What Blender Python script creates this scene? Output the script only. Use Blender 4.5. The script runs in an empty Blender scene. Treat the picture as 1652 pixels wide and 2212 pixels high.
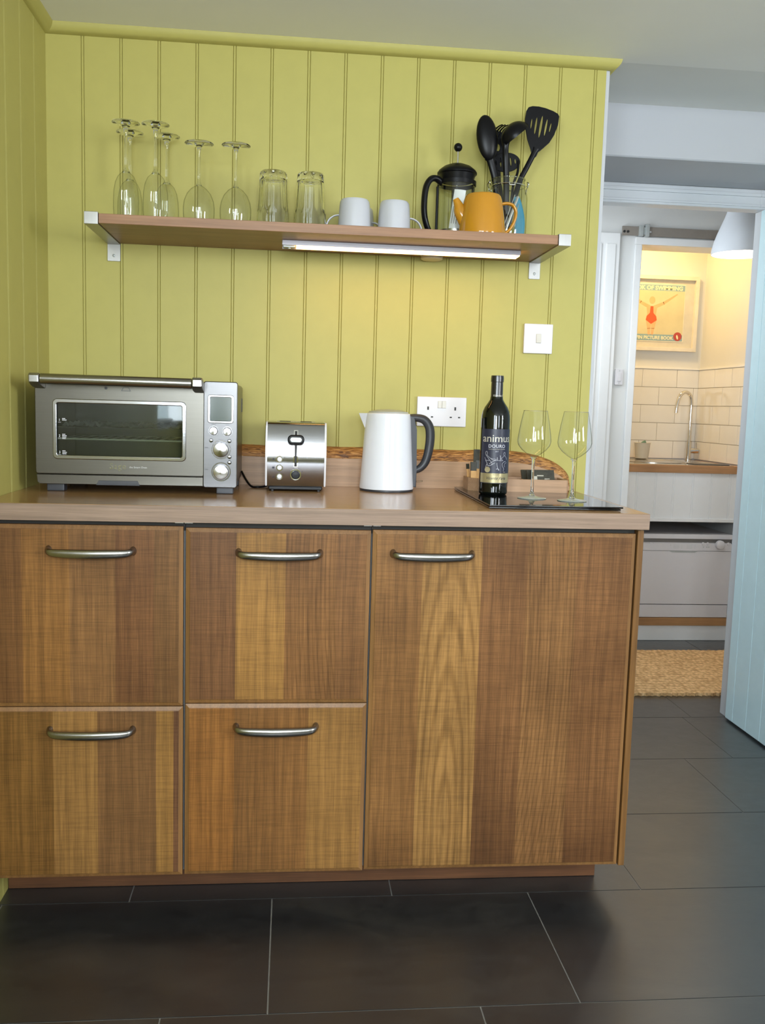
import bpy, bmesh, math, random
from mathutils import Vector, Matrix, Quaternion
random.seed(7)
S = bpy.context.scene
C = S.collection
PI = math.pi
# ------------------------------------------------------------------ camera
yaw, pitch, roll, F_PX = 0.10013, -0.1134, 0.0286, 2000.69
fw = Vector((math.sin(yaw), math.cos(yaw), 0)); rt = Vector((math.cos(yaw), -math.sin(yaw), 0)); up = Vector((0, 0, 1))
f2 = fw*math.cos(pitch) + up*math.sin(pitch); u2 = up*math.cos(pitch) - fw*math.sin(pitch)
r3 = rt*math.cos(roll) + u2*math.sin(roll); u3 = u2*math.cos(roll) - rt*math.sin(roll)
cd = bpy.data.cameras.new('camera'); cam = bpy.data.objects.new('camera', cd); C.objects.link(cam)
cd.sensor_fit = 'HORIZONTAL'; cd.sensor_width = 36.0; cd.lens = 36.0*F_PX/1652; cd.clip_start = 0.05
cam.matrix_world = Matrix(((r3.x, u3.x, -f2.x, 0.62991), (r3.y, u3.y, -f2.y, -2.51178), (r3.z, u3.z, -f2.z, 1.125), (0, 0, 0, 1)))
S.camera = cam
# ------------------------------------------------------------------ view, world, lights
S.view_settings.view_transform = 'Standard'; S.view_settings.look = 'None'
S.view_settings.gamma = 1.0; S.view_settings.use_curve_mapping = False
S.view_settings.exposure = -0.44
S.cycles.max_bounces = 10; S.cycles.transmission_bounces = 10; S.cycles.transparent_max_bounces = 24
S.cycles.glossy_bounces = 6; S.cycles.diffuse_bounces = 5; S.cycles.sample_clamp_indirect = 6.0
W = bpy.data.worlds.new('world'); S.world = W; W.use_nodes = True
W.node_tree.nodes['Background'].inputs[0].default_value = (0.62, 0.78, 1.0, 1)
W.node_tree.nodes['Background'].inputs[1].default_value = 1.2

def area(name, loc, target, sx, sy, power, col, spread=180):
    d = bpy.data.lights.new(name, 'AREA'); d.shape = 'RECTANGLE'; d.size = sx; d.size_y = sy
    d.energy = power; d.color = col; d.spread = math.radians(spread)
    o = bpy.data.objects.new(name, d); C.objects.link(o); o.location = loc
    o.rotation_euler = (Vector(target) - Vector(loc)).to_track_quat('-Z', 'Y').to_euler()
    return o
DAY = (0.88, 0.95, 1.0)
area('window_daylight', (1.95, -3.72, 1.51), (1.90, 0, 1.9), 0.86, 1.04, 45, DAY)
area('window_daylight', (0.65, -3.72, 1.51), (0.65, 0, 2.6), 0.66, 1.04, 98, DAY)
area('window_daylight', (-0.11, -3.02, 1.51), (2.3, 0.3, 0.75), 0.80, 1.0, 30, (0.80, 0.90, 1.0), 100)  # added fill at an invented left window, brightens the blue door
area('window_daylight', (3.52, -2.72, 1.51), (0.0, -0.3, 1.2), 0.80, 1.0, 60, (0.93, 0.95, 0.98), 140)  # added fill at an invented right window, brightens the left wall
area('hall_daylight', (1.62, 1.22, 1.65), (3.0, 1.22, 1.3), 0.5, 0.8, 8.0, DAY)  # added fill lamp inside the hall, no window behind it
area('niche_downlight', (2.40, 2.10, 2.16), (2.60, 2.40, 1.0), 0.14, 0.14, 10.0, (1.0, 0.64, 0.23))

# ------------------------------------------------------------------ material helpers
def newmat(name):
    m = bpy.data.materials.new(name); m.use_nodes = True
    return m, m.node_tree, m.node_tree.nodes['Principled BSDF']
def N(t, typ, **kw):
    n = t.nodes.new(typ)
    for k, v in kw.items(): setattr(n, k, v)
    return n
def coords(t, scale, kind='Object'):
    tc = N(t, 'ShaderNodeTexCoord'); mp = N(t, 'ShaderNodeMapping'); mp.inputs['Scale'].default_value = scale
    t.links.new(tc.outputs[kind], mp.inputs['Vector']); return mp.outputs['Vector']
def noise(t, scale, detail=4, kind='Object', dist=0.0, rough=0.55):
    n = N(t, 'ShaderNodeTexNoise'); n.inputs['Scale'].default_value = 1.0; n.inputs['Detail'].default_value = detail
    n.inputs['Distortion'].default_value = dist; n.inputs['Roughness'].default_value = rough
    t.links.new(coords(t, scale, kind), n.inputs['Vector']); return n.outputs['Fac']
def ramp(t, fac, stops, interp='LINEAR'):
    r = N(t, 'ShaderNodeValToRGB'); r.color_ramp.interpolation = interp
    e = r.color_ramp.elements
    while len(e) < len(stops): e.new(0.5)
    for i, (p, c) in enumerate(stops):
        e[i].position = p; e[i].color = (*c, 1) if len(c) == 3 else c
    t.links.new(fac, r.inputs['Fac']); return r.outputs['Color']
def mul(t, a, b, fac=1.0):
    n = N(t, 'ShaderNodeMix', data_type='RGBA', blend_type='MULTIPLY'); n.inputs[0].default_value = fac
    t.links.new(a, n.inputs[6]); t.links.new(b, n.inputs[7]); return n.outputs[2]
def bump(t, b, h, strength, dist):
    n = N(t, 'ShaderNodeBump'); n.inputs['Strength'].default_value = strength; n.inputs['Distance'].default_value = dist
    t.links.new(h, n.inputs['Height']); t.links.new(n.outputs['Normal'], b.inputs['Normal'])
def sr(r, g, b):
    f = lambda c: ((c/255+0.055)/1.055)**2.4 if c > 10 else c/255/12.92
    return (f(r), f(g), f(b))
def mat(name, col, rough=0.5, metal=0.0, var=0.05, vs=(25, 25, 25), bmp=0.0, bs=(300, 300, 300), coat=0.0, spec=0.5):
    m, t, b = newmat(name)
    v = noise(t, vs, 3)
    c = ramp(t, v, [(0.3, tuple(x*(1-var) for x in col)), (0.7, tuple(min(1, x*(1+var)) for x in col))])
    t.links.new(c, b.inputs['Base Color'])
    b.inputs['Roughness'].default_value = rough; b.inputs['Metallic'].default_value = metal
    b.inputs['Specular IOR Level'].default_value = spec
    b.inputs['Coat Weight'].default_value = coat; b.inputs['Coat Roughness'].default_value = 0.05
    if bmp: bump(t, b, noise(t, bs, 2), bmp, 0.0005)
    return m
def glow(name, col, strength):
    m, t, b = newmat(name)
    b.inputs['Base Color'].default_value = (0.8, 0.8, 0.8, 1)
    b.inputs['Emission Color'].default_value = (*col, 1); b.inputs['Emission Strength'].default_value = strength
    return m
def thin_glass(name, tint=(0.96, 0.97, 0.96), edge=(0.42, 0.45, 0.42), refl=1.0):
    m = bpy.data.materials.new(name); m.use_nodes = True; t = m.node_tree
    t.nodes.remove(t.nodes['Principled BSDF']); out = t.nodes['Material Output']
    lw = N(t, 'ShaderNodeLayerWeight'); lw.inputs['Blend'].default_value = 0.5
    c = ramp(t, lw.outputs['Facing'], [(0.0, tint), (0.62, tint), (1.0, edge)])
    tr = N(t, 'ShaderNodeBsdfTransparent'); t.links.new(c, tr.inputs['Color'])
    gl = N(t, 'ShaderNodeBsdfGlossy'); gl.inputs['Roughness'].default_value = 0.03
    fr = N(t, 'ShaderNodeMath', operation='POWER'); fr.inputs[1].default_value = 5.0; t.links.new(lw.outputs['Facing'], fr.inputs[0])
    mm = N(t, 'ShaderNodeMath', operation='MULTIPLY_ADD'); mm.inputs[1].default_value = 0.5*refl; mm.inputs[2].default_value = 0.055*refl; mm.use_clamp = True
    t.links.new(fr.outputs[0], mm.inputs[0])
    mx = N(t, 'ShaderNodeMixShader'); t.links.new(mm.outputs[0], mx.inputs[0])
    t.links.new(tr.outputs[0], mx.inputs[1]); t.links.new(gl.outputs[0], mx.inputs[2]); t.links.new(mx.outputs[0], out.inputs['Surface'])
    return m
def glass(name, col=(0.98, 0.99, 0.98), ior=1.48, rough=0.0):
    m, t, b = newmat(name)
    b.inputs['Base Color'].default_value = (*col, 1); b.inputs['Transmission Weight'].default_value = 1.0
    b.inputs['Roughness'].default_value = rough; b.inputs['IOR'].default_value = ior
    return m
def brushed(name, col, rough, axis=0, amt=0.12, metal=1.0):
    m, t, b = newmat(name)
    sc = [6, 6, 6]; 
    for k in range(3):
        if k != axis: sc[k] = 900
    v = noise(t, tuple(sc), 3)
    t.links.new(ramp(t, v, [(0.25, tuple(x*(1-amt) for x in col)), (0.75, tuple(min(1, x*(1+amt)) for x in col))]), b.inputs['Base Color'])
    b.inputs['Metallic'].default_value = metal; b.inputs['Roughness'].default_value = rough
    bump(t, b, v, 0.06, 0.0004)
    return m
def wood(name, staves, x0, x1, grain='Z', rough=0.42, gs=1.0, saw=0.0, contrast=0.35, spec=0.4, blot=0.25, wavy=0.0, cath=(), stains=()):
    """staves: list of (world-like local coordinate, colour); grain runs along the given axis."""
    m, t, b = newmat(name)
    tc = N(t, 'ShaderNodeTexCoord'); sp = N(t, 'ShaderNodeSeparateXYZ'); t.links.new(tc.outputs['Object'], sp.inputs[0])
    mr = N(t, 'ShaderNodeMapRange'); mr.inputs['From Min'].default_value = x0; mr.inputs['From Max'].default_value = x1
    t.links.new(sp.outputs['X'], mr.inputs['Value'])
    base = ramp(t, mr.outputs['Result'], [((p-x0)/(x1-x0), c) for p, c in staves], 'CONSTANT')
    S3 = {'Z': lambda a, l: (a, a, l), 'X': lambda a, l: (l, a, a), 'Y': lambda a, l: (a, l, a)}[grain]
    fine = noise(t, S3(420*gs, 9*gs), 5, rough=0.7, dist=0.4)
    mid = noise(t, S3(60*gs, 2.6*gs), 4, dist=1.5+wavy)
    wv = N(t, 'ShaderNodeTexWave'); wv.wave_type = 'BANDS'; wv.bands_direction = 'X' if grain != 'X' else 'Z'
    wv.inputs['Scale'].default_value = 13; wv.inputs['Distortion'].default_value = 9 + wavy*4; wv.inputs['Detail'].default_value = 2.5
    wv.inputs['Detail Scale'].default_value = 0.7
    t.links.new(coords(t, S3(1.0, 0.13)), wv.inputs['Vector'])
    k = contrast
    c = mul(t, base, ramp(t, fine, [(0.30, (1-k*1.15,)*3), (0.62, (1.08,)*3)]))
    c = mul(t, c, ramp(t, mid, [(0.30, (1-k*0.62, 1-k*0.7, 1-k*0.75)), (0.70, (1.07,)*3)]))
    c = mul(t, c, ramp(t, wv.outputs['Fac'], [(0.0, (1-k*0.45,)*3), (0.5, (1.03,)*3)]))
    c = mul(t, c, ramp(t, noise(t, (5, 5, 3.2), 3), [(0.30, (1-blot, 1-blot*1.05, 1-blot*1.1)), (0.62, (1.05,)*3)]))
    for (xa, xb, xc, zc, sx_, sz_, amt) in cath:      # flame figure inside one stave
        mk = ramp(t, mr.outputs['Result'], [(0.0, (0, 0, 0)), ((xa-x0)/(x1-x0), (1, 1, 1)), ((xb-x0)/(x1-x0), (0, 0, 0))], 'CONSTANT')
        tq = N(t, 'ShaderNodeTexCoord'); mq = N(t, 'ShaderNodeMapping'); mq.inputs['Location'].default_value = (-xc*sx_, 0, -zc*sz_); mq.inputs['Scale'].default_value = (sx_, 0, sz_)
        t.links.new(tq.outputs['Object'], mq.inputs['Vector'])
        wr = N(t, 'ShaderNodeTexWave'); wr.wave_type = 'RINGS'; wr.rings_direction = 'SPHERICAL'; wr.inputs['Scale'].default_value = 1.0
        wr.inputs['Distortion'].default_value = 1.6; wr.inputs['Detail'].default_value = 3; wr.inputs['Detail Scale'].default_value = 1.4; t.links.new(mq.outputs['Vector'], wr.inputs['Vector'])
        q = N(t, 'ShaderNodeMix', data_type='RGBA', blend_type='MULTIPLY'); t.links.new(mk, q.inputs[0]); t.links.new(c, q.inputs[6])
        t.links.new(ramp(t, wr.outputs['Fac'], [(0.0, (1-amt, 1-amt*1.1, 1-amt*1.3)), (0.55, (1.05,)*3)]), q.inputs[7]); c = q.outputs[2]
    for (xa, xb, za, zb, amt) in stains:              # darker heartwood patches low in a stave
        mk = ramp(t, mr.outputs['Result'], [(0.0, (0, 0, 0)), ((xa-x0)/(x1-x0), (1, 1, 1)), (min(1.0, (xb-x0)/(x1-x0)), (0, 0, 0))], 'CONSTANT')
        zn = N(t, 'ShaderNodeMath', operation='MULTIPLY_ADD'); zn.inputs[1].default_value = 0.16; t.links.new(noise(t, (12, 12, 5), 3), zn.inputs[0]); t.links.new(sp.outputs['Z'], zn.inputs[2])
        mz = N(t, 'ShaderNodeMapRange'); mz.interpolation_type = 'SMOOTHSTEP'; mz.inputs['From Min'].default_value = za+0.08; mz.inputs['From Max'].default_value = zb+0.08
        mz.inputs['To Min'].default_value = amt; mz.inputs['To Max'].default_value = 0.0; t.links.new(zn.outputs[0], mz.inputs['Value'])
        mm = N(t, 'ShaderNodeMath', operation='MULTIPLY'); t.links.new(mk, mm.inputs[0]); t.links.new(mz.outputs['Result'], mm.inputs[1])
        q = N(t, 'ShaderNodeMix', data_type='RGBA', blend_type='MULTIPLY'); t.links.new(mm.outputs[0], q.inputs[0]); t.links.new(c, q.inputs[6]); q.inputs[7].default_value = (0.32, 0.27, 0.25, 1); c = q.outputs[2]
    h = fine
    if saw:
        s2 = noise(t, (14, 14, 520), 2, rough=0.6)
        c = mul(t, c, ramp(t, s2, [(0.34, (1-saw,)*3), (0.56, (1.06,)*3)]))
    t.links.new(c, b.inputs['Base Color'])
    b.inputs['Roughness'].default_value = rough; b.inputs['Specular IOR Level'].default_value = spec
    bump(t, b, h, 0.15, 0.0006)
    return m

# ------------------------------------------------------------------ mesh helpers
def box(bm, x0, x1, y0, y1, z0, z1, bev=0.0, seg=2):
    r = bmesh.ops.create_cube(bm, size=1.0)
    M = Matrix.Translation(((x0+x1)/2, (y0+y1)/2, (z0+z1)/2)) @ Matrix.Diagonal((x1-x0, y1-y0, z1-z0, 1))
    bmesh.ops.transform(bm, matrix=M, verts=r['verts'])
    if bev:
        e = list({e for v in r['verts'] for e in v.link_edges})
        bmesh.ops.bevel(bm, geom=e, offset=bev, segments=seg, affect='EDGES', profile=0.5)
    return bm
def lathe(bm, prof, seg=48, c=(0, 0, 0), M=None, mod=None, cap0=False, cap1=False, arc=None):
    rings = []
    n = seg
    for (r, z) in prof:
        ring = []
        for i in range(n + (1 if arc else 0)):
            a = (2*PI*i/n) if not arc else arc[0] + (arc[1]-arc[0])*i/n
            rr = r*(mod(a, z) if mod else 1)
            p = Vector((rr*math.cos(a), rr*math.sin(a), z))
            p = (M @ p) if M else p
            ring.append(bm.verts.new(p + Vector(c)))
        rings.append(ring)
    for a, b in zip(rings, rings[1:]):
        m = len(a)
        for i in range(m if not arc else m-1):
            j = (i+1) % m
            bm.faces.new((a[i], a[j], b[j], b[i]))
    if cap0: bm.faces.new(list(reversed(rings[0])))
    if cap1: bm.faces.new(rings[-1])
    return bm
def cyl(bm, p, q, r, seg=24, r2=None):
    p, q = Vector(p), Vector(q); d = q-p
    M = d.to_track_quat('Z', 'Y').to_matrix()
    r2 = r if r2 is None else r2
    lathe(bm, [(r, 0), (r2, d.length)], seg, c=p, M=M, cap0=True, cap1=True)
    return bm
def smooth_path(pts, n=8):
    P = [Vector(p) for p in pts]; out = []
    for i in range(len(P)-1):
        p0 = P[max(i-1, 0)]; p1 = P[i]; p2 = P[i+1]; p3 = P[min(i+2, len(P)-1)]
        for k in range(n):
            s = k/n
            out.append(0.5*((2*p1) + (p2-p0)*s + (2*p0-5*p1+4*p2-p3)*s*s + (3*p1-p0-3*p2+p3)*s**3))
    out.append(P[-1]); return out
def tube(bm, pts, r, seg=12, r2=None, closed=False, caps=True, upv=None):
    """r, r2: number or function of the fraction along the path (two half axes)."""
    P = [Vector(p) for p in pts]; n = len(P)
    R = r if callable(r) else (lambda s: r)
    R2 = R if r2 is None else (r2 if callable(r2) else (lambda s: r2))
    rings = []; nrm = None
    for i in range(n):
        a = P[(i-1) % n] if (closed or i > 0) else P[i]
        b = P[(i+1) % n] if (closed or i < n-1) else P[i]
        T = (b-a).normalized()
        if nrm is None:
            nrm = Vector(upv) if upv else (Vector((0, 0, 1)) if abs(T.z) < 0.9 else Vector((1, 0, 0)))
        nrm = (nrm - T*nrm.dot(T)).normalized(); B = T.cross(nrm)
        s = i/(n-1)
        rings.append([bm.verts.new(P[i] + nrm*(R(s)*math.cos(2*PI*k/seg)) + B*(R2(s)*math.sin(2*PI*k/seg))) for k in range(seg)])
    pairs = list(zip(rings, rings[1:])) + ([(rings[-1], rings[0])] if closed else [])
    for a, b in pairs:
        for k in range(seg):
            j = (k+1) % seg; bm.faces.new((a[k], a[j], b[j], b[k]))
    if caps and not closed:
        bm.faces.new(list(reversed(rings[0]))); bm.faces.new(rings[-1])
    return bm
def prism(bm, poly, axis, a, b, bev=0.0, seg=2):
    """poly in the two remaining axes (order x,y,z without axis)."""
    def P(u, v, w): return {'x': (w, u, v), 'y': (u, w, v), 'z': (u, v, w)}[axis]
    v0 = [bm.verts.new(P(u, v, a)) for u, v in poly]; v1 = [bm.verts.new(P(u, v, b)) for u, v in poly]
    n = len(poly); fs = []
    for i in range(n):
        j = (i+1) % n; fs.append(bm.faces.new((v0[i], v0[j], v1[j], v1[i])))
    f0 = bm.faces.new(list(reversed(v0))); f1 = bm.faces.new(v1)
    if bev:
        e = list(set(f0.edges) | set(f1.edges))
        bmesh.ops.bevel(bm, geom=e, offset=bev, segments=seg, affect='EDGES', profile=0.5)
    return bm
def rrect(x0, x1, z0, z1, r, n=6):
    out = []
    for cx, cz, a0 in ((x1-r, z1-r, 0), (x0+r, z1-r, 90), (x0+r, z0+r, 180), (x1-r, z0+r, 270)):
        for k in range(n+1):
            a = math.radians(a0 + 90*k/n); out.append((cx+r*math.cos(a), cz+r*math.sin(a)))
    return out
def plate(outlines, thick, bevel=0.0, res=3):
    """flat plate with holes from 2D outlines (x, z); faces -y, centred on y=0; returns a mesh"""
    cu = bpy.data.curves.new('outline', 'CURVE'); cu.dimensions = '2D'; cu.fill_mode = 'BOTH'
    cu.extrude = max(thick/2-bevel, 0.00005); cu.bevel_depth = bevel; cu.bevel_resolution = res
    for o in outlines:
        s = cu.splines.new('POLY'); s.points.add(len(o)-1); s.use_cyclic_u = True
        for p, (x, z) in zip(s.points, o): p.co = (x, z, 0, 1)
    ob = bpy.data.objects.new('outline', cu); me = bpy.data.meshes.new_from_object(ob)
    me.transform(Matrix.Rotation(PI/2, 4, 'X'))
    bpy.data.objects.remove(ob); bpy.data.curves.remove(cu)
    return me
def frombm(me):
    bm = bmesh.new(); bm.from_mesh(me); bpy.data.meshes.remove(me); return bm
def addmesh(bm, me, M=None):
    if M: me.transform(M)
    bm.from_mesh(me); bpy.data.meshes.remove(me); return bm
def text_mesh(s, size, extrude=0.0002, align='CENTER', shear=0.0, bold=0.0, spacing=1.0, xs=1.0):
    cu = bpy.data.curves.new('t', 'FONT'); cu.body = s; cu.size = size; cu.extrude = extrude; cu.align_x = align
    cu.shear = shear; cu.offset = bold; cu.space_character = spacing; cu.resolution_u = 3
    ob = bpy.data.objects.new('t', cu); me = bpy.data.meshes.new_from_object(ob)
    me.transform(Matrix.Rotation(PI/2, 4, 'X') @ Matrix.Diagonal((xs, 1, 1, 1)))
    bpy.data.objects.remove(ob); bpy.data.curves.remove(cu)
    return me

class Info: pass
ROOT = {}
def finish(bm, name, m, ang=40):
    bmesh.ops.recalc_face_normals(bm, faces=bm.faces[:])
    me = bpy.data.meshes.new(name); bm.to_mesh(me); bm.free()
    me.materials.append(m)
    if ang:
        for p in me.polygons: p.use_smooth = True
        me.set_sharp_from_angle(angle=math.radians(ang))
    return me
def wn(o, ang):
    if ang and ang < 55:
        w_ = o.modifiers.new('weighted_normals', 'WEIGHTED_NORMAL'); w_.keep_sharp = True; w_.weight = 50
def obj(name, bm, m, parent=None, local=False, label=None, ang=40):
    """one mesh object; geometry is written in world coordinates and moved into its thing's frame unless local"""
    if isinstance(bm, bpy.types.Mesh): bm = frombm(bm)
    me = finish(bm, name, m, ang)
    o = bpy.data.objects.new(name, me); C.objects.link(o); wn(o, ang)
    if parent is not None:
        o.parent = parent
        M = ROOT[parent.name]; ROOT[o.name] = M
        if not local: me.transform(M.inverted())
    if label: o['label'] = label
    return o
def thing(name, label, cat, loc=(0, 0, 0), rotz=0.0, group=None):
    o = bpy.data.objects.new(name, None); C.objects.link(o); o.location = loc; o.rotation_euler = (0, 0, rotz)
    o.empty_display_size = 0.05
    o['label'] = label; o['category'] = cat
    if group: o['group'] = group
    ROOT[o.name] = Matrix.Translation(loc) @ Matrix.Rotation(rotz, 4, 'Z')
    return o
def single(name, bm, m, label, cat, loc, group=None, local=False, ang=40):
    """a thing that is one mesh, origin at its base"""
    if isinstance(bm, bpy.types.Mesh): bm = frombm(bm)
    me = finish(bm, name, m, ang)
    if not local: me.transform(Matrix.Translation(loc).inverted())
    o = bpy.data.objects.new(name, me); C.objects.link(o); wn(o, ang); o.location = loc
    o['label'] = label; o['category'] = cat
    if group: o['group'] = group
    ROOT[o.name] = Matrix.Translation(loc)
    return o
def struct(name, bm, m, ang=40, kind='structure'):
    if isinstance(bm, bpy.types.Mesh): bm = frombm(bm)
    o = bpy.data.objects.new(name, finish(bm, name, m, ang)); C.objects.link(o); wn(o, ang); o['kind'] = kind
    ROOT[o.name] = Matrix.Identity(4)
    return o
def dup(root, loc, label, rotz=None):
    r = root.copy(); C.objects.link(r); r.location = loc; r['label'] = label
    if rotz is not None: r.rotation_euler = (0, 0, rotz)
    for ch in list(root.children):
        c = ch.copy(); C.objects.link(c); c.parent = r
        for g in ch.children:
            d = g.copy(); C.objects.link(d); d.parent = c
    return r
B = bmesh.new

# ------------------------------------------------------------------ materials
M = {}
M['yellow'] = mat('yellow_green_paint', (0.430, 0.388, 0.113), 0.48, var=0.02, bmp=0.05, bs=(60, 60, 60), spec=0.28)
M['white_wall'] = mat('white_wall_paint', (0.70, 0.71, 0.71), 0.6, var=0.015, vs=(4, 4, 4), bmp=0.08, bs=(40, 40, 40))
M['ceiling'] = mat('ceiling_paint', (0.82, 0.81, 0.77), 0.8, var=0.02, vs=(3, 3, 3))
M['gloss_white'] = mat('white_gloss_woodwork', (0.80, 0.81, 0.82), 0.28, var=0.01)
M['blue'] = mat('pale_blue_paint', (0.64, 0.84, 0.90), 0.35, var=0.02)
M['steel'] = brushed('brushed_steel', (0.20, 0.195, 0.185), 0.30, 0)
M['steel_v'] = brushed('satin_nickel', (0.30, 0.29, 0.28), 0.27, 0, 0.04)
M['chrome'] = mat('chrome', (0.75, 0.75, 0.75), 0.06, 1.0, var=0.0)
M['polished'] = brushed('polished_steel', (0.34, 0.34, 0.36), 0.12, 0, 0.03)
M['alu'] = brushed('aluminium', (0.36, 0.355, 0.345), 0.38, 2, 0.06)
M['alu_dark'] = brushed('grey_aluminium', (0.22, 0.21, 0.22), 0.4, 0, 0.04)
M['black'] = mat('black_plastic', (0.004, 0.004, 0.005), 0.33, var=0.1, bmp=0.02, spec=0.2)
M['matt_black'] = mat('matt_black', (0.015, 0.015, 0.016), 0.6, var=0.1)
M['dark_grey'] = mat('dark_grey_plastic', (0.035, 0.037, 0.045), 0.42, var=0.06, bmp=0.04)
M['cream'] = mat('cream_white_enamel', (0.72, 0.74, 0.80), 0.06, var=0.01)
M['white_plastic'] = mat('white_plastic', (0.68, 0.67, 0.70), 0.25, var=0.01)
M['socket_hole'] = mat('socket_slot_dark', (0.02, 0.02, 0.02), 0.6)
M['mug'] = mat('white_glazed_stoneware', (0.50, 0.51, 0.55), 0.25, var=0.01, coat=0.3)
M['mustard'] = mat('mustard_glaze', (0.46, 0.205, 0.012), 0.13, var=0.02, coat=0.5)
M['grey_metal'] = mat('grey_metal_fitting', (0.45, 0.48, 0.48), 0.4, 0.3)
M['card'] = mat('dark_olive_card', (0.035, 0.033, 0.022), 0.4, var=0.3, vs=(120, 120, 120))
M['kraft'] = mat('kraft_paper', (0.62, 0.36, 0.14), 0.7, var=0.1, vs=(80, 80, 80))
M['paper'] = mat('white_paper', (0.75, 0.76, 0.80), 0.6, var=0.02)
M['ink'] = mat('dark_ink', (0.03, 0.03, 0.04), 0.6)
M['foil'] = mat('aluminium_foil', (0.90, 0.90, 0.92), 0.30, 0.45, var=0.05, bmp=1.0, bs=(140, 140, 140))
M['thin'] = thin_glass('clear_glass_wall')
M['thin_jar'] = thin_glass('jar_glass_wall', (0.93, 0.95, 0.92), (0.34, 0.38, 0.34), 1.7)
M['glass'] = glass('clear_glass_solid'); M['foot'] = glass('glass_foot_disc', (0.90, 0.95, 0.92), 1.48, 0.12); M['foot'].node_tree.nodes['Principled BSDF'].inputs['Transmission Weight'].default_value = 0.72
M['casing'] = mat('grey_white_casing', (0.58, 0.60, 0.63), 0.35, var=0.01)  # white woodwork darkened: shade on the doorway casing put into the colour
M['pane'] = thin_glass('window_pane_glass', (0.97, 0.98, 0.98), (0.8, 0.85, 0.85))
M['oven_glass'] = None
def dark_glass():
    m = thin_glass('smoked_oven_glass', (0.62, 0.66, 0.62), (0.2, 0.2, 0.2), 0.8); return m
M['oven_glass'] = dark_glass()
OAK_L = sr(176, 128, 72); OAK_M = sr(150, 104, 58); OAK_D = sr(128, 88, 52)
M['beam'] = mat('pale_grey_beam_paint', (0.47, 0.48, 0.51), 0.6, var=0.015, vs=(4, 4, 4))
# ================================================================== STRUCTURE
CZ = 2.052                                   # ceiling height at the boarded wall
WT = 0.908                                   # worktop height
# ---- slate floor: staggered tiles laid on grout
def slate():
    m, t, b = newmat('dark_slate')
    n1 = noise(t, (2.2, 4.5, 1), 6, dist=1.2); n2 = noise(t, (22, 30, 1), 5, dist=0.6); 
    g = N(t, 'ShaderNodeNewGeometry')
    c = ramp(t, n1, [(0.30, (0.009, 0.010, 0.012)), (0.52, (0.016, 0.017, 0.018)), (0.72, (0.030, 0.029, 0.027))])
    c = mul(t, c, ramp(t, g.outputs['Random Per Island'], [(0, (0.8, 0.82, 0.86)), (1, (1.15, 1.12, 1.06))]))
    c = mul(t, c, ramp(t, n2, [(0.3, (0.82,)*3), (0.7, (1.15,)*3)]))
    t.links.new(c, b.inputs['Base Color'])
    t.links.new(ramp(t, n2, [(0.2, (0.33,)*3), (0.8, (0.46,)*3)]), b.inputs['Roughness'])
    b.inputs['Specular IOR Level'].default_value = 0.7; b.inputs['Coat Weight'].default_value = 0.6; b.inputs['Coat Roughness'].default_value = 0.30; b.inputs['Coat IOR'].default_value = 1.6
    bump(t, b, n1, 0.35, 0.004)
    return m
M['slate'] = slate()
M['grout'] = mat('grey_grout', (0.22, 0.21, 0.195), 0.8, var=0.1)
bm = B(); R0, TP, TW = -0.9008, 0.406, 0.5962
OFF = {0: 0.008, 1: 0.284, 2: 0.147, 3: 0.316, -1: 0.409}
X0f, X1f, Y0f, Y1f = -0.06, 3.46, -3.80, 2.56
for row in range(-8, 10):
    y0, y1 = R0 + row*TP, R0 + (row+1)*TP
    off = OFF.get(row, (row*0.237) % TW) - TW*3
    y0c, y1c = max(y0+0.0015, Y0f), min(y1-0.0015, Y1f)
    if y1c <= y0c: continue
    for k in range(12):
        xa, xb = max(off+k*TW+0.0015, X0f), min(off+(k+1)*TW-0.0015, X1f)
        if xb - xa > 0.01: box(bm, xa, xb, y0c, y1c, -0.012, 0.0)
fl = struct('floor', bm, M['slate'], ang=0)
bm = B(); box(bm, X0f, X1f, Y0f, Y1f, -0.05, -0.0015)
g = obj('grout', bm, M['grout'], fl)
# ---- tongue and groove boarding
def boards(axis, start, end, grooves, z0, z1, back, sgn=-1, d=0.0028, w=0.0022, bead=0.0042):
    """panel whose face lies on 0; grooves are pairs of small V cuts"""
    pts = [(start, 0.0)]
    for g_ in sorted(grooves):
        for c0 in (g_-bead/2-w/2, g_+bead/2+w/2):
            pts += [(c0-w/2, 0.0), (c0, d), (c0+w/2, 0.0)]
    pts.append((end, 0.0))
    bm = B()
    P = (lambda s, h, z: (s, h, z)) if axis == 'x' else (lambda s, h, z: (-h, s, z))
    lo = [bm.verts.new(P(s, h, z0)) for s, h in pts]; hi = [bm.verts.new(P(s, h, z1)) for s, h in pts]
    for i in range(len(pts)-1): bm.faces.new((lo[i], lo[i+1], hi[i+1], hi[i]))
    bl = [bm.verts.new(P(s, back, z)) for s, z in ((start, z0), (end, z0), (end, z1), (start, z1))]
    bm.faces.new(bl); bm.faces.new((lo[0], hi[0], bl[3], bl[0])); bm.faces.new((lo[-1], bl[1], bl[2], hi[-1]))
    bm.faces.new([*lo, bl[1], bl[0]]); bm.faces.new([*reversed(hi), bl[3], bl[2]])
    return bm
struct('wall_back', boards('x', 0.0, 1.447, [0.0902+k*0.09483 for k in range(15) if 0.0902+k*0.09483 < 1.43], 0.0, CZ, 0.06), M['yellow'], ang=20)
struct('wall_left', boards('y', -2.60, 0.06, [-0.110-k*0.1168 for k in range(21)], 0.0, CZ+0.02, 0.06), M['yellow'], ang=20)
bm = B(); box(bm, 1.30, 1.4575, 0.004, 0.715, 0.0, CZ+0.1); box(bm, 1.4472, 1.4575, 0.0035, 0.02, 0, CZ-0.005, 0.002)
struct('wall_return', bm, M['beam'])
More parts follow.
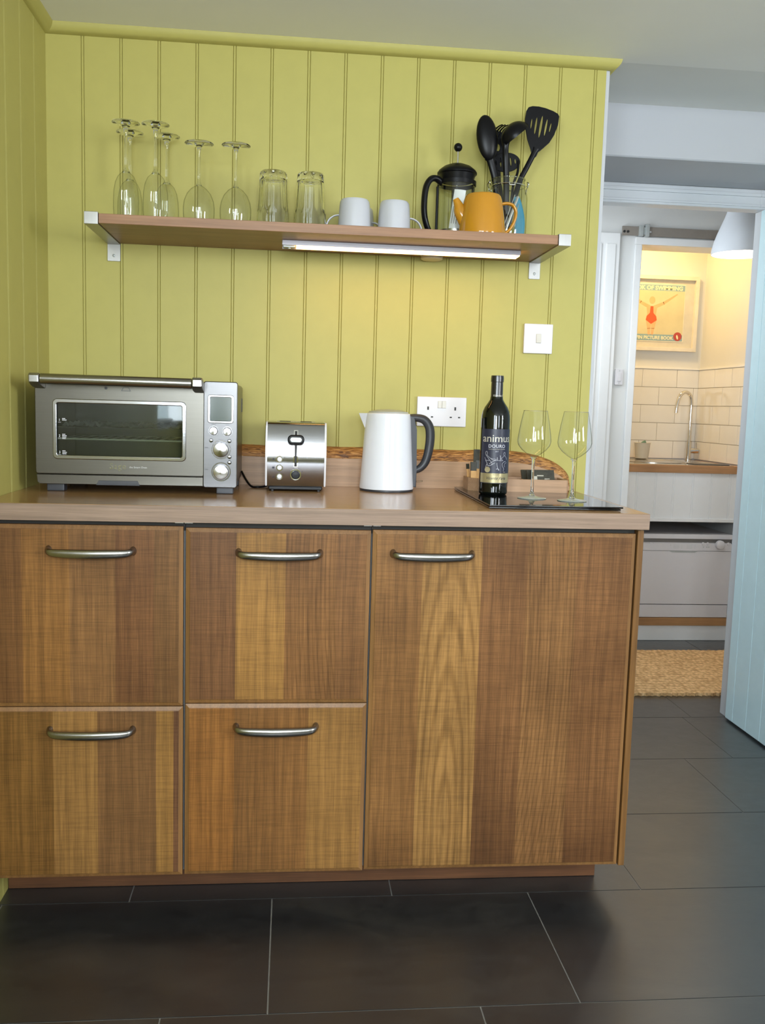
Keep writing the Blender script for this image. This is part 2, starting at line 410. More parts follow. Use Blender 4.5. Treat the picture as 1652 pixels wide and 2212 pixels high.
bm = B(); box(bm, -0.06, 0, -3.70, -3.44, 0, CZ+0.02); box(bm, -0.06, 0, -3.44, -2.60, 0, 0.98); box(bm, -0.06, 0, -3.44, -2.60, 2.04, CZ+0.02)
struct('wall_left_rear', bm, M['yellow'], ang=0)
bm = B()
for (y0, y1, z0, z1) in ((-3.44, -3.39, 0.98, 2.04), (-2.65, -2.60, 0.98, 2.04), (-3.39, -2.65, 0.98, 1.03), (-3.39, -2.65, 1.99, 2.04)): box(bm, -0.045, -0.005, y0, y1, z0, z1, 0.003, 1)
w3 = struct('window_3', bm, M['gloss_white'])  # unseen window frame, added to go with the left fill lamp
bm = B(); box(bm, -0.027, -0.023, -3.40, -2.64, 1.02, 2.0); obj('pane', bm, M['pane'], w3)
# cornice (convex quarter round), mitred return at the right end
def cornice_path(pts):
    bm = B(); r = 0.024; sec = [(0, 0)] + [(r*math.sin(math.radians(a)), r*math.cos(math.radians(a))-r) for a in range(0, 91, 15)]
    sec = [(0.0, 0.0)] + [(r*math.cos(math.radians(a)), -r*math.sin(math.radians(a))) for a in range(0, 91, 15)]
    rings = []
    for (x, y, ox, oy) in pts:
        rings.append([bm.verts.new((x+ox*s, y+oy*s, CZ+0.0005+h)) for s, h in sec])
    for a, b_ in zip(rings, rings[1:]):
        for i in range(len(sec)):
            j = (i+1) % len(sec); bm.faces.new((a[i], b_[i], b_[j], a[j]))
    bm.faces.new(rings[0]); bm.faces.new(list(reversed(rings[-1])))
    return bm
struct('trim_1', cornice_path([(0, -3.70, 1, 0), (0, 0, 1, -1), (1.4575, 0, 1, -1), (1.4575, 0.30, 1, 0)]), M['yellow'])
# ceilings: flat over the kitchen, a beam, then the hall
def quadbox(bm, pts, dz):
    v = [bm.verts.new(p) for p in pts] + [bm.verts.new((p[0], p[1], p[2]+dz)) for p in pts]
    for f in ((0, 1, 2, 3), (7, 6, 5, 4), (0, 4, 5, 1), (1, 5, 6, 2), (2, 6, 7, 3), (3, 7, 4, 0)): bm.faces.new([v[i] for i in f])
bm = B(); quadbox(bm, [(-0.06, -3.8, CZ), (3.46, -3.8, CZ), (3.46, 0.0, CZ), (-0.06, 0.0, CZ)], 0.08)
quadbox(bm, [(-0.06, 0.0, CZ), (3.46, 0.0, CZ), (3.46, 0.40, 2.079), (-0.06, 0.40, 2.079)], 0.08)
struct('ceiling', bm, M['ceiling'], ang=0)
bm = B(); box(bm, 1.457, 3.46, 0.40, 0.716, 1.921, 2.32, 0.004, 1); struct('trim_2', bm, M['beam'])
bm = B(); box(bm, 1.3, 3.46, 0.70, 2.56, 2.30, 2.38); struct('ceiling_hall', bm, M['white_wall'], ang=0)
# wall with the first doorway (y .715-.775)
bm = B(); box(bm, 1.3, 1.60, 0.722, 0.768, 0, 2.3); box(bm, 2.30, 3.46, 0.722, 0.768, 0, 2.3); box(bm, 1.60, 2.30, 0.722, 0.768, 1.875, 2.3)
struct('wall_hall_front', bm, M['white_wall'], ang=0)
def casing_profile(bm, x0, x1, y, z0, z1, horiz=False, d=0.012):
    """flat architrave with a raised bead band towards the outside"""
    if horiz:
        box(bm, x0, x1, y-d, y, z0, z1, 0.002, 1); h = z1-z0
        box(bm, x0, x1, y-d-0.006, y-d+0.001, z0+h*0.62, z0+h*0.80, 0.002, 2); box(bm, x0, x1, y-d-0.004, y-d+0.001, z0+h*0.12, z0+h*0.24, 0.0015, 2)
    else:
        box(bm, x0, x1, y-d, y, z0, z1, 0.002, 1)
d1 = B()
casing_profile(d1, 1.53, 2.262, 0.722, 1.853, 1.921, True, 0.007)
casing_profile(d1, 2.262, 2.46, 0.722, 1.853, 1.921, True, 0.007)
box(d1, 1.53, 1.60, 0.712, 0.722, 0, 1.853, 0.002); box(d1, 1.585, 1.60, 0.715, 0.775, 0, 1.853, 0.001)
box(d1, 2.276, 2.30, 0.714, 0.775, 0, 1.853, 0.0015); box(d1, 1.60, 2.276, 0.716, 0.775, 1.853, 1.876, 0.001)
struct('trim_3', d1, M['casing'])
# the opened pale blue plank door
dr = struct('door_1', (lambda bm: (box(bm, 2.276, 2.304, -0.055, 0.700, 0.008, 1.845, 0.002), bm)[1])(B()), M['blue'])
bm = B()
edges = [0.700, 0.643, 0.544, 0.445, 0.346, 0.247, 0.148, 0.049, -0.055]
for a, b_ in zip(edges, edges[1:]): box(bm, 2.260, 2.2765, b_+0.0012, a-0.0012, 0.008, 1.845, 0.0014, 2)
obj('door_plank', bm, M['blue'], dr)
# hall end walls, second wall with the niche opening
bm = B(); box(bm, 1.30, 1.36, 0.775, 1.80, 0, 2.3); struct('wall_hall_left', bm, M['white_wall'], ang=0)
bm = B(); box(bm, 3.40, 3.46, -2.30, 2.56, 0, 2.3); box(bm, 3.40, 3.46, -3.70, -3.14, 0, 2.3); box(bm, 3.40, 3.46, -3.14, -2.30, 0, 0.98); box(bm, 3.40, 3.46, -3.14, -2.30, 2.04, 2.3); struct('wall_right', bm, M['white_wall'], ang=0)
bm = B()
for (y0, y1, z0, z1) in ((-3.14, -3.09, 0.98, 2.04), (-2.35, -2.30, 0.98, 2.04), (-3.09, -2.35, 0.98, 1.03), (-3.09, -2.35, 1.99, 2.04)): box(bm, 3.405, 3.445, y0, y1, z0, z1, 0.003, 1)
w4 = struct('window_4', bm, M['gloss_white'])  # unseen window frame, added to go with the right fill lamp
bm = B(); box(bm, 3.423, 3.427, -3.10, -2.34, 1.02, 2.0); obj('pane', bm, M['pane'], w4)
bm = B(); box(bm, 1.30, 2.183, 1.66, 1.80, 0, 2.3); box(bm, 2.93, 3.40, 1.66, 1.80, 0, 2.3); box(bm, 2.183, 2.93, 1.66, 1.80, 1.895, 2.3)
struct('wall_hall_back', bm, M['white_wall'], ang=0)
bm = B()   # lining and casing of the niche opening
box(bm, 2.183, 2.192, 1.655, 1.80, 0, 1.885, 0.001); box(bm, 2.183, 2.93, 1.655, 1.80, 1.885, 1.896, 0.001)
box(bm, 2.160, 2.192, 1.648, 1.6601, 0, 1.885, 0.003, 3); box(bm, 2.160, 2.93, 1.648, 1.6601, 1.885, 1.918, 0.003, 3)
struct('trim_4', bm, M['gloss_white'])
bm = B()   # second door casing on the same wall, further left
box(bm, 1.93, 2.086, 1.640, 1.6601, 0, 1.929, 0.003, 2); box(bm, 1.955, 2.000, 1.632, 1.6405, 0, 1.88, 0.003, 2); box(bm, 2.022, 2.066, 1.634, 1.6405, 0, 1.88, 0.003, 2)
struct('trim_5', bm, M['gloss_white'])
# niche
bm = B(); box(bm, 2.0, 3.0, 2.46, 2.56, 0, 2.3); struct('wall_niche_back', bm, M['white_wall'], ang=0)
bm = B(); box(bm, 2.865, 2.93, 1.80, 2.46, 0, 2.3); struct('wall_niche_right', bm, M['white_wall'], ang=0)
bm = B(); box(bm, 1.98, 2.04, 1.80, 2.46, 0, 2.3); struct('wall_niche_left', bm, M['white_wall'], ang=0)
bm = B(); box(bm, 2.0, 2.93, 1.80, 2.46, 2.18, 2.2); struct('ceiling_niche', bm, M['white_wall'], ang=0)
# metro tiles
M['tile'] = mat('glazed_white_tile', (0.78, 0.77, 0.74), 0.10, var=0.02, vs=(9, 9, 9), bmp=0.03, bs=(14, 14, 14), coat=0.3)
M['tile_grout'] = mat('tile_grout', (0.42, 0.38, 0.32), 0.8)
TH, TWD = 0.0975, 0.196
bm = B()
for r_ in range(5):
    z1 = 1.371 - r_*TH; off = (0.008 if r_ % 2 else 0.106)
    for k in range(-1, 6):
        a, b_ = 2.04+off+(k-1)*TWD+0.001, 2.04+off+k*TWD-0.001
        a, b_ = max(a, 2.041), min(b_, 2.858)
        if b_-a > 0.01: box(bm, a, b_, 2.451, 2.4601, z1-TH+0.0012, z1-0.0012, 0.0012, 2)
sp = struct('wall_tiles_back', bm, M['tile'])
bm = B(); box(bm, 2.04, 2.865, 2.4545, 2.4602, 1.371-5*TH, 1.371); obj('grout', bm, M['tile_grout'], sp)
bm = B()
for r_ in range(5):
    z1 = 1.371 - r_*TH; off = (0.10 if r_ % 2 else 0.0)
    for k in range(5):
        a, b_ = 2.451-off-k*TWD+0.195, 2.451-off-(k+1)*TWD+0.197
        a, b_ = min(a, 2.4505), max(b_, 1.805)
        if a-b_ > 0.01: box(bm, 2.857, 2.8655, b_, a, z1-TH+0.0012, z1-0.0012, 0.0012, 2)
sp = struct('wall_tiles_right', bm, M['tile'])
bm = B(); box(bm, 2.860, 2.8652, 1.805, 2.455, 1.371-5*TH, 1.371); obj('grout', bm, M['tile_grout'], sp)
bm = B(); box(bm, 2.04, 2.865, 2.448, 2.4603, 1.371, 1.381, 0.002); box(bm, 2.854, 2.8653, 1.805, 2.46, 1.371, 1.381, 0.002)
struct('trim_6', bm, M['gloss_white'])
# kitchen shell behind the camera, with two windows
bm = B()
WIN = [(0.32, 0.98), (1.52, 2.38)]
xs = [-0.06, 0.32, 0.98, 1.52, 2.38, 3.46]
for i in range(5):
    if i in (1, 3): box(bm, xs[i], xs[i+1], -3.70, -3.62, 0, 0.98); box(bm, xs[i], xs[i+1], -3.70, -3.62, 2.07, CZ+0.08)
    else: box(bm, xs[i], xs[i+1], -3.70, -3.62, 0, CZ+0.08)
struct('wall_rear', bm, M['yellow'], ang=0)
for n, (a, b_) in enumerate(WIN):
    bm = B()
    for (x0, x1, z0, z1) in ((a, a+0.05, 0.98, 2.05), (b_-0.05, b_, 0.98, 2.05), (a+0.05, b_-0.05, 0.98, 1.03), (a+0.05, b_-0.05, 1.99, 2.05), ((a+b_)/2-0.02, (a+b_)/2+0.02, 1.03, 1.99)):
        box(bm, x0, x1, -3.69, -3.64, z0, z1, 0.003, 1)
    w = struct('window_%d' % (n+1), bm, M['gloss_white'])
    bm = B(); box(bm, a+0.04, b_-0.04, -3.668, -3.664, 1.02, 2.0); obj('pane', bm, M['pane'], w)
# ================================================================== CABINETS AND WORKTOP
M['melamine'] = mat('grey_white_melamine', (0.20, 0.20, 0.20), 0.4)
M['dark_in'] = mat('dark_carcass_interior', (0.03, 0.028, 0.025), 0.7)  # near black for the top rails: shade under the worktop painted in
def front_mat(name, x0, x1, st, wavy=0.0, blot=0.25, cath=(), stains=()):
    g_ = lambda c: tuple(v*k for v, k in zip(c, (0.78, 0.79, 0.75)))
    stv = [(x0, g_(st[0][1]))] + [(x, g_(c)) for x, c in st[1:]]
    return wood(name, stv, x0, x1, 'Z', 0.42, 1.0, 0.16, 0.28, 0.25, blot, wavy, cath, stains)
def front_panel(x0, x1, z0, z1, yf=-0.544, th=0.019, bev=0.0085, dep=0.0065):
    """slab whose face sits inside a shallow bevelled border"""
    bm = B()
    a = [(x0, z0), (x1, z0), (x1, z1), (x0, z1)]; i = [(x0+bev, z0+bev), (x1-bev, z0+bev), (x1-bev, z1-bev), (x0+bev, z1-bev)]
    j = [(x0+bev+0.0012, z0+bev+0.0012), (x1-bev-0.0012, z0+bev+0.0012), (x1-bev-0.0012, z1-bev-0.0012), (x0+bev+0.0012, z1-bev-0.0012)]
    V = lambda L, y: [bm.verts.new((x, y, z)) for x, z in L]
    vi, vj, vb = V(i, yf+0.0010), V(j, yf), V(i, yf+th-0.001)
    for A, Bv in ((vb, vi), (vi, vj)):
        for k in range(4): l = (k+1) % 4; bm.faces.new((A[k], A[l], Bv[l], Bv[k]))
    bm.faces.new(vj); bm.faces.new(list(reversed(vb)))
    return bm
edge_m = wood('oak_edge_band', [(-2, sr(136, 98, 57))], -2, 2, 'Z', 0.4, 1.0, 0, 0.2, 0.4)  # raw-edge tan made lighter; light caught by the bevels put into colour
def lit_bevel(x0, x1, z0, z1, parent, yf=-0.544, th=0.019, bev=0.0085, dep=0.0055):
    bm = B()
    a = [(x0, z0), (x1, z0), (x1, z1), (x0, z1)]; i = [(x0+bev, z0+bev), (x1-bev, z0+bev), (x1-bev, z1-bev), (x0+bev, z1-bev)]
    V = lambda L, y: [bm.verts.new((x, y, z)) for x, z in L]
    q = [V(i, yf+th), V(a, yf+th), V(a, yf+dep), V(i, yf+0.0022), V(i, yf+th)]
    for A, Bv in zip(q, q[1:]):
        for k in range(4): l = (k+1) % 4; bm.faces.new((A[k], A[l], Bv[l], Bv[k]))
    bmesh.ops.remove_doubles(bm, verts=bm.verts[:], dist=0.00001)
    return obj('edge_band', bm, edge_m, parent, ang=20)
def front(name, x0, x1, z0, z1, m_, t_):
    f_ = obj(name, front_panel(x0, x1, z0, z1), m_, t_); lit_bevel(x0, x1, z0, z1, f_); return f_
def bow_handle(xc, z, parent):
    w = 0.0865
    pts = smooth_path([(xc-w, -0.5435, z+0.004), (xc-w, -0.551, z+0.004), (xc-w+0.003, -0.559, z+0.0032), (xc-w+0.014, -0.565, z+0.0010), (xc-w*0.5, -0.5685, z+0.0), (xc, -0.5700, z-0.0006),
           (xc+w*0.5, -0.5685, z+0.0), (xc+w-0.014, -0.565, z+0.0010), (xc+w-0.003, -0.559, z+0.0032), (xc+w, -0.551, z+0.004), (xc+w, -0.5435, z+0.004)], 6)
    rr = lambda s: 0.0068 + 0.0036*math.exp(-((s-0.5)/0.24)**2) + 0.0034*(math.exp(-(s/0.08)**2)+math.exp(-((1-s)/0.08)**2))
    bm = B(); tube(bm, pts, rr, 14, lambda s: rr(s)*0.72)
    return obj('handle', bm, M['steel_v'], parent)
def unit(name, label, x0, x1, loc):
    t = thing(name, label, 'cabinet', loc)
    bm = B(); zt, zb = 0.868, 0.088
    box(bm, x0, x0+0.016, -0.520, -0.06, zb, zt); box(bm, x1-0.016, x1, -0.520, -0.06, zb, zt)
    box(bm, x0+0.016, x1-0.016, -0.520, -0.06, zb, zb+0.016); 
    box(bm, x0+0.016, x1-0.016, -0.08, -0.064, zb+0.016, zt)
    obj('carcass', bm, M['melamine'], t, ang=0)
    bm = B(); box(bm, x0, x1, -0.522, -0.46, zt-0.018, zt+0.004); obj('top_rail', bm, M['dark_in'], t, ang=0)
    return t
def cx(t, x): return x - t.location.x
t = unit('drawer_cabinet', 'oak drawer cabinet with two fronts in the corner against the left wall', 0.002, 0.4085, (0.205, -0.3, 0))
L = t.location.x
P = lambda *a: [(x-L, c) for x, c in a]
m1 = front_mat('oak_front_a', 0.0-L, 0.41-L, P((0, OAK_D), (0.075, sr(152, 106, 58)), (0.170, sr(146, 104, 64)), (0.265, sr(132, 90, 56)), (0.345, sr(130, 92, 56))))
f = front('drawer_front', 0.003, 0.4060, 0.4705, 0.861, m1, t); bow_handle(0.2165, 0.804, f)
m1 = front_mat('oak_front_b', 0.0-L, 0.41-L, P((0, sr(138, 98, 50)), (0.134, sr(166, 122, 70)), (0.226, sr(132, 94, 58)), (0.350, sr(164, 120, 66)), (0.3865, sr(120, 82, 56))))
f = front('drawer_front', 0.003, 0.4068, 0.086, 0.4685, m1, t); bow_handle(0.2150, 0.4145, f)
t = unit('drawer_cabinet', 'oak drawer cabinet with two fronts, middle one under the worktop', 0.4095, 0.8065, (0.608, -0.3, 0))
L = t.location.x
m1 = front_mat('oak_front_c', 0.41-L, 0.81-L, P((0.41, sr(128, 88, 56)), (0.517, sr(170, 124, 68)), (0.622, sr(146, 102, 60)), (0.733, sr(138, 96, 58))), 0.8, 0.25, ((0.622-L, 0.733-L, 0.80-L, 0.75, 34, 7, 0.16),))
f = front('drawer_front', 0.4118, 0.8045, 0.4765, 0.8585, m1, t); bow_handle(0.609, 0.8035, f)
m1 = front_mat('oak_front_d', 0.41-L, 0.81-L, P((0.41, sr(158, 106, 54)), (0.517, sr(144, 100, 56)), (0.676, sr(162, 118, 66))), 0.3)
f = front('drawer_front', 0.4118, 0.8050, 0.0865, 0.4745, m1, t); bow_handle(0.6075, 0.4195, f)
t = unit('door_cabinet', 'wide oak cabinet with a single tall door at the right end of the worktop', 0.8075, 1.3975, (1.10, -0.3, 0))
L = t.location.x
m1 = front_mat('oak_front_e', 0.81-L, 1.40-L, P((0.81, sr(150, 106, 62)), (0.918, sr(170, 126, 74)), (1.048, sr(136, 94, 58)), (1.150, sr(146, 104, 64)), (1.262, sr(136, 94, 58))), 1.0, 0.32, ((0.918-L, 1.048-L, 0.985-L, 0.18, 22, 2.6, 0.22), (1.150-L, 1.262-L, 1.03-L, 0.62, 38, 9, 0.17)), ((1.048-L, 1.150-L, 0.12, 0.42, 0.55), (1.262-L, 1.40-L, 0.10, 0.30, 0.65), (1.150-L, 1.262-L, 0.10, 0.36, 0.25), (0.81-L, 0.918-L, 0.08, 0.26, 0.3)))
f = front('door', 0.8088, 1.3945, 0.0885, 0.860, m1, t); bow_handle(0.9395, 0.8055, f)
oak_edge = wood('oak_panel', [(-2, sr(122, 86, 46))], -2, 2, 'Z', 0.4, 1.0, 0, 0.25)
bm = B(); box(bm, 1.3985, 1.4125, -0.541, -0.06, 0.086, 0.868, 0.0008, 1)
obj('end_panel', bm, oak_edge, t)
# little steel clips seen in the gap under the worktop
for x, tt in ((0.4085, 'left'), (0.807, 'middle')):
    bm = B(); box(bm, x-0.019, x-0.001, -0.546, -0.50, 0.8685, 0.8725, 0.0004, 1); box(bm, x+0.001, x+0.018, -0.546, -0.50, 0.8685, 0.8725, 0.0004, 1)
    single('steel_rail_clip', bm, M['alu'], 'small steel rail clip in the gap under the worktop at the %s cabinet joint' % tt, 'clip', (x, -0.52, 0.8685))
# plinth
plm = wood('oak_plinth', [(-2, sr(104, 68, 42))], -2, 2, 'X', 0.5, 1.0, 0, 0.25)
bm = B(); box(bm, 0.002, 1.385, -0.425, -0.407, 0.001, 0.087)
single('plinth_board', bm, plm, 'brown wooden plinth board set back under the cabinet fronts', 'plinth', (0.7, -0.416, 0.001))
# worktop
wm = wood('oak_laminate_worktop', [(-3, sr(168, 130, 86))], -3, 3, 'X', 0.19, 0.8, 0, 0.16, 0.55, 0.08)
wt_ = thing('worktop', 'pale oak laminate worktop along the yellow boarded wall', 'worktop', (0.7, -0.28, 0.8732))
bm = B(); box(bm, 0.0015, 1.4105, -0.5670, -0.0005, 0.8732, WT, 0.0006, 1); obj('top', bm, wm, wt_)
wme = wood('worktop_edge_laminate', [(-3, sr(144, 122, 106))], -3, 3, 'X', 0.4, 0.8, 0, 0.20, 0.3, 0.08)  # same laminate; lack of strip-light warmth on the edge put into its colour
bm = B(); box(bm, 0.0015, 1.4130, -0.5688, -0.5668, 0.8730, WT-0.0004, 0.0006, 1); box(bm, 1.4103, 1.4130, -0.5668, -0.0005, 0.8730, WT-0.0004, 0.0006, 1); obj('edge_strip', bm, wme, wt_, label='greyer edge strip')
# splashback board with waney edge and rounded right end
def waney():
    m, tt, b = newmat('waney_oak_edge')
    n = noise(tt, (22, 120, 120), 5, dist=2.0)
    tt.links.new(ramp(tt, n, [(0.36, sr(84, 50, 22)), (0.5, sr(160, 108, 52)), (0.66, sr(200, 150, 88))]), b.inputs['Base Color'])
    b.inputs['Roughness'].default_value = 0.55; bump(tt, b, n, 0.8, 0.004); return m
M['waney'] = waney()
sbm = wood('oak_splashback', [(-3, sr(170, 136, 104))], -3, 3, 'X', 0.38, 0.8, 0, 0.14, 0.4, 0.08)
random.seed(3)
xsb = [0.002 + k*0.0125 for k in range(97)] ; xsb = [x for x in xsb if x < 1.19]
def edge_end(n=14):                       # rounded end outline
    return [(1.20+0.195*math.sin(a), 0.935+0.073*math.cos(a)) for a in [PI/2*k/n for k in range(n+1)]]
rough_top = [(x, 1.003+0.0010*math.sin(x*17)+0.0006*math.sin(x*61+1)+random.uniform(-.0004, .0004)) for x in xsb]
ft = rough_top + [(x, z-0.0035) for x, z in edge_end()] + [(1.395, WT+0.0002)]
bt = thing('splashback_board', 'low oak splashback board with rough waney top edge and rounded right end', 'splashback', (0.7, -0.01, WT))
def strip(Lst, ya, yb, za, zb):
    bm = B()
    A = [bm.verts.new((x, ya, z+za)) for x, z in Lst]; Bv = [bm.verts.new((x, yb, z+zb)) for x, z in Lst]
    for i in range(len(Lst)-1): bm.faces.new((A[i], A[i+1], Bv[i+1], Bv[i]))
    return bm
bm = B(); poly = [(x, z-0.0100) for x, z in ft[:-1]] + [(1.3945, WT+0.0002), (0.002, WT+0.0002)]
poly = [(min(x, 1.3945), max(z, WT+0.0002)) for x, z in poly]
prism(bm, [(x, z) for x, z in poly], 'y', -0.0300, -0.0006)
obj('board', bm, sbm, bt)
bm = strip([(x, z) for x, z in ft[:-1]], -0.0302, -0.020, -0.010, 0.0065)
b2 = strip([(x, z) for x, z in ft[:-1]], -0.020, -0.0008, 0.0065, 0.0100)
me = bpy.data.meshes.new('x'); b2.to_mesh(me); b2.free(); bm.from_mesh(me); bpy.data.meshes.remove(me)
b3 = strip([(x, z) for x, z in ft[:-1]], -0.0302, -0.0301, -0.020, -0.010); me = bpy.data.meshes.new('x'); b3.to_mesh(me); b3.free(); bm.from_mesh(me); bpy.data.meshes.remove(me)
bmesh.ops.remove_doubles(bm, verts=bm.verts[:], dist=0.0003)
bmesh.ops.solidify(bm, geom=bm.faces[:], thickness=0.0005)
obj('waney_edge', bm, M['waney'], bt, label='rough golden waney edge', ang=60)

# ================================================================== WALL FITTINGS
M['rocker'] = mat('ivory_rocker', (0.60, 0.58, 0.53), 0.3, var=0.01)
sk = thing('wall_socket', 'white double plug socket on the boards behind the kettle and bottle', 'socket', (1.035, 0, 1.11))
SX, SZ = 0.9673, 1.155; SW, SH = 0.1352, 0.0797
bm = B(); box(bm, SX, SX+SW, -0.0095, 0.0005, SZ-SH, SZ, 0.0022, 3); obj('faceplate', bm, M['white_plastic'], sk)
for ox in (0.030, 0.1045):
    bm = B()
    for a, b_, c0, c1 in ((ox-0.0024, ox+0.0024, 0.0265, 0.0355), (ox-0.0145, ox-0.0085, 0.0525, 0.0560), (ox+0.0085, ox+0.0145, 0.0525, 0.0560)): box(bm, SX+a, SX+b_, -0.0099, -0.0090, SZ-c1, SZ-c0)
    obj('pin_slots', bm, M['socket_hole'], sk, ang=0)
for k in (0, 1):
    bm = B(); x = SX + 0.0565 + k*0.0114
    prism(bm, [(-0.009, SZ-0.0305), (-0.0130, SZ-0.0295), (-0.0115, SZ-0.0115), (-0.009, SZ-0.0105)], 'x', x, x+0.0108, 0.0005, 1)
    obj('rocker_switch', bm, M['rocker'], sk)
SX, SZ = 1.2534, 1.3597
sw = thing('light_switch', 'white single light switch plate on the yellow boards above the wine glasses', 'light switch', (SX+0.04, 0, SZ-0.04))
bm = B(); box(bm, SX, SX+SH, -0.0095, 0.0005, SZ-SH, SZ, 0.0022, 3); obj('faceplate', bm, M['white_plastic'], sw)
bm = B(); prism(bm, [(-0.009, SZ-0.0520), (-0.0135, SZ-0.0505), (-0.0115, SZ-0.0275), (-0.009, SZ-0.0265)], 'x', SX+0.0335, SX+0.0475, 0.0006, 1); obj('rocker_switch', bm, M['rocker'], sw)
for ox in (0.011, 0.069):
    bm = B(); cyl(bm, (SX+ox, -0.0090, SZ-SH/2), (SX+ox, -0.0102, SZ-SH/2), 0.0026, 16); box(bm, SX+ox-0.0018, SX+ox+0.0018, -0.0104, -0.0100, SZ-SH/2-0.0004, SZ-SH/2+0.0004)
    obj('screw', bm, M['chrome'], sw)
sw = thing('light_switch', 'narrow white light switch on the hall wall left of the lit niche', 'light switch', (2.117, 1.66, 1.29))
bm = B(); box(bm, 2.100, 2.136, 1.647, 1.6603, 1.254, 1.326, 0.002, 2); obj('faceplate', bm, M['white_plastic'], sw)
bm = B(); box(bm, 2.109, 2.127, 1.6445, 1.648, 1.270, 1.309, 0.001, 1); obj('rocker_switch', bm, M['white_plastic'], sw)
for z in (1.262, 1.318):
    bm = B(); cyl(bm, (2.118, 1.6475, z), (2.118, 1.6462, z), 0.0025, 10); obj('screw', bm, M['grey_metal'], sw)

# ================================================================== SHELF
sh_m = wood('shelf_veneer', [(-3, sr(146, 108, 78))], -3, 3, 'X', 0.42, 1.0, 0, 0.18, 0.4, 0.06)
sh = thing('wall_shelf', 'long brown wooden shelf holding the glasses, mugs and teapot', 'shelf', (0.72, -0.14, 1.523))
bm = B(); box(bm, 0.1825, 1.2600, -0.2768, -0.0008, 1.5235, 1.5455, 0.0008, 1); obj('shelf_board', bm, sh_m, sh)
for x0, x1, nm in ((0.1505, 0.1820, 'left'), (1.2605, 1.2905, 'right')):
    b_ = thing('shelf_bracket', 'satin steel shelf bracket at the %s end of the wall shelf' % nm, 'bracket', ((x0+x1)/2, 0, 1.50), group=None)
    bm = B(); box(bm, x0, x1, -0.281, -0.0008, 1.5205, 1.5485, 0.0012, 2)
    obj('arm', bm, M['alu'], b_)
    bm = B(); prism(bm, [(x, z) for x, z in rrect(x0-0.0005, x1+0.0005, 1.4785, 1.5255, 0.002, 3)], 'y', -0.0035, -0.0006, 0.0004, 1); obj('wall_tab', bm, M['alu'], b_)
    bm = B(); xc = (x0+x1)/2; lathe(bm, [(0.0001, 0.0012), (0.0022, 0.0012), (0.0040, 0.0)], 20, c=(xc, -0.0036, 1.4925), M=Matrix.Rotation(PI/2, 3, 'X')); obj('screw', bm, M['grey_metal'], b_)
# under-shelf strip light
lt = thing('strip_light', 'lit linear strip light fixed under the right half of the shelf', 'light', (0.9, -0.155, 1.51))
bm = B(); box(bm, 0.600, 1.195, -0.1715, -0.1250, 1.5185, 1.5233, 0.0004, 1); box(bm, 0.600, 1.195, -0.1715, -0.1700, 1.5118, 1.5190); box(bm, 0.600, 1.195, -0.1265, -0.1250, 1.5090, 1.5190)
obj('housing', bm, M['alu_dark'], lt)
bm = B(); box(bm, 0.634, 1.193, -0.1698, -0.1267, 1.5092, 1.5184, 0.0010, 2); obj('light_tube', bm, glow('warm_led_tube', (1.0, 0.52, 0.16), 12.5), lt, label='glowing warm white strip')
bm = B(); box(bm, 0.602, 0.632, -0.160, -0.145, 1.508, 1.5195, 0.001, 1); cyl(bm, (0.617, -0.1525, 1.509), (0.617, -0.1525, 1.5055), 0.0035, 12); obj('end_switch', bm, M['grey_metal'], lt)
bm = B(); lathe(bm, [(0.0001, -0.0130), (0.024, -0.0130), (0.0285, -0.0105), (0.0295, 0.0)], 40, c=(0.989, -0.040, 1.5234))
single('puck_light', bm, mat('beige_puck', (0.62, 0.50, 0.34), 0.45), 'small round unlit disc light under the shelf behind the strip light', 'light', (0.989, -0.040, 1.5234))
# ================================================================== TOASTER OVEN
ov = thing('toaster_oven', 'stainless steel countertop oven with a smoked glass door in the left corner of the worktop', 'oven', (0.27, -0.17, WT))
yf = -0.320
X0, X1, XD = 0.048, 0.5005, 0.4265
Z0, Z1 = 0.926, 1.1690
M['steel_o'] = brushed('oven_brushed_steel', (0.125, 0.118, 0.104), 0.30, 0, 0.06)
M['cavity'] = mat('oven_cavity', (0.06, 0.065, 0.058), 0.4, 0.3, var=0.1)
bm = B()   # body: open fronted shell (walls, so the cavity is real)
prof = rrect(X0, X1, Z0, Z1, 0.010, 5)
cav = [(0.075, 0.975), (0.40, 0.975), (0.40, 1.135), (0.075, 1.135)]
me = plate([prof, cav], 0.268); me.transform(Matrix.Translation((0, -0.170, 0))); addmesh(bm, me)
obj('body', bm, M['steel_o'], ov)
bm = B(); box(bm, 0.074, 0.401, -0.050, -0.040, 0.974, 1.136); obj('cavity_back', bm, M['cavity'], ov)
bm = B()
for z in (0.9755, 1.1345): box(bm, 0.076, 0.399, -0.30, -0.051, z-0.0003, z+0.0003)
for x in (0.0757, 0.3993): box(bm, x-0.0003, x+0.0003, -0.30, -0.051, 0.976, 1.134)
obj('cavity_lining', bm, M['cavity'], ov)
# door with window
dz0, dz1 = 0.9515, 1.163
bm = B()
outer = rrect(X0+0.001, XD, dz0, dz1, 0.004, 3); hole = rrect(0.0925, 0.3815, 0.990, 1.1165, 0.006, 5)
me = plate([outer, hole], 0.016, 0.0016, 2); me.transform(Matrix.Translation((0, yf+0.006, 0))); addmesh(bm, me)
dr_ = obj('door', bm, M['steel_o'], ov)
bm = B(); o2 = rrect(0.0885, 0.3855, 0.986, 1.1205, 0.009, 6); i2 = rrect(0.0945, 0.3795, 0.992, 1.1145, 0.006, 6)
me = plate([o2, i2], 0.004, 0.0018, 3); me.transform(Matrix.Translation((0, yf-0.0025, 0))); addmesh(bm, me)
obj('window_rim', bm, M['polished'], dr_)
bm = B(); box(bm, 0.093, 0.381, yf+0.001, yf+0.0045, 0.990, 1.117); obj('window_glass', bm, M['oven_glass'], dr_)
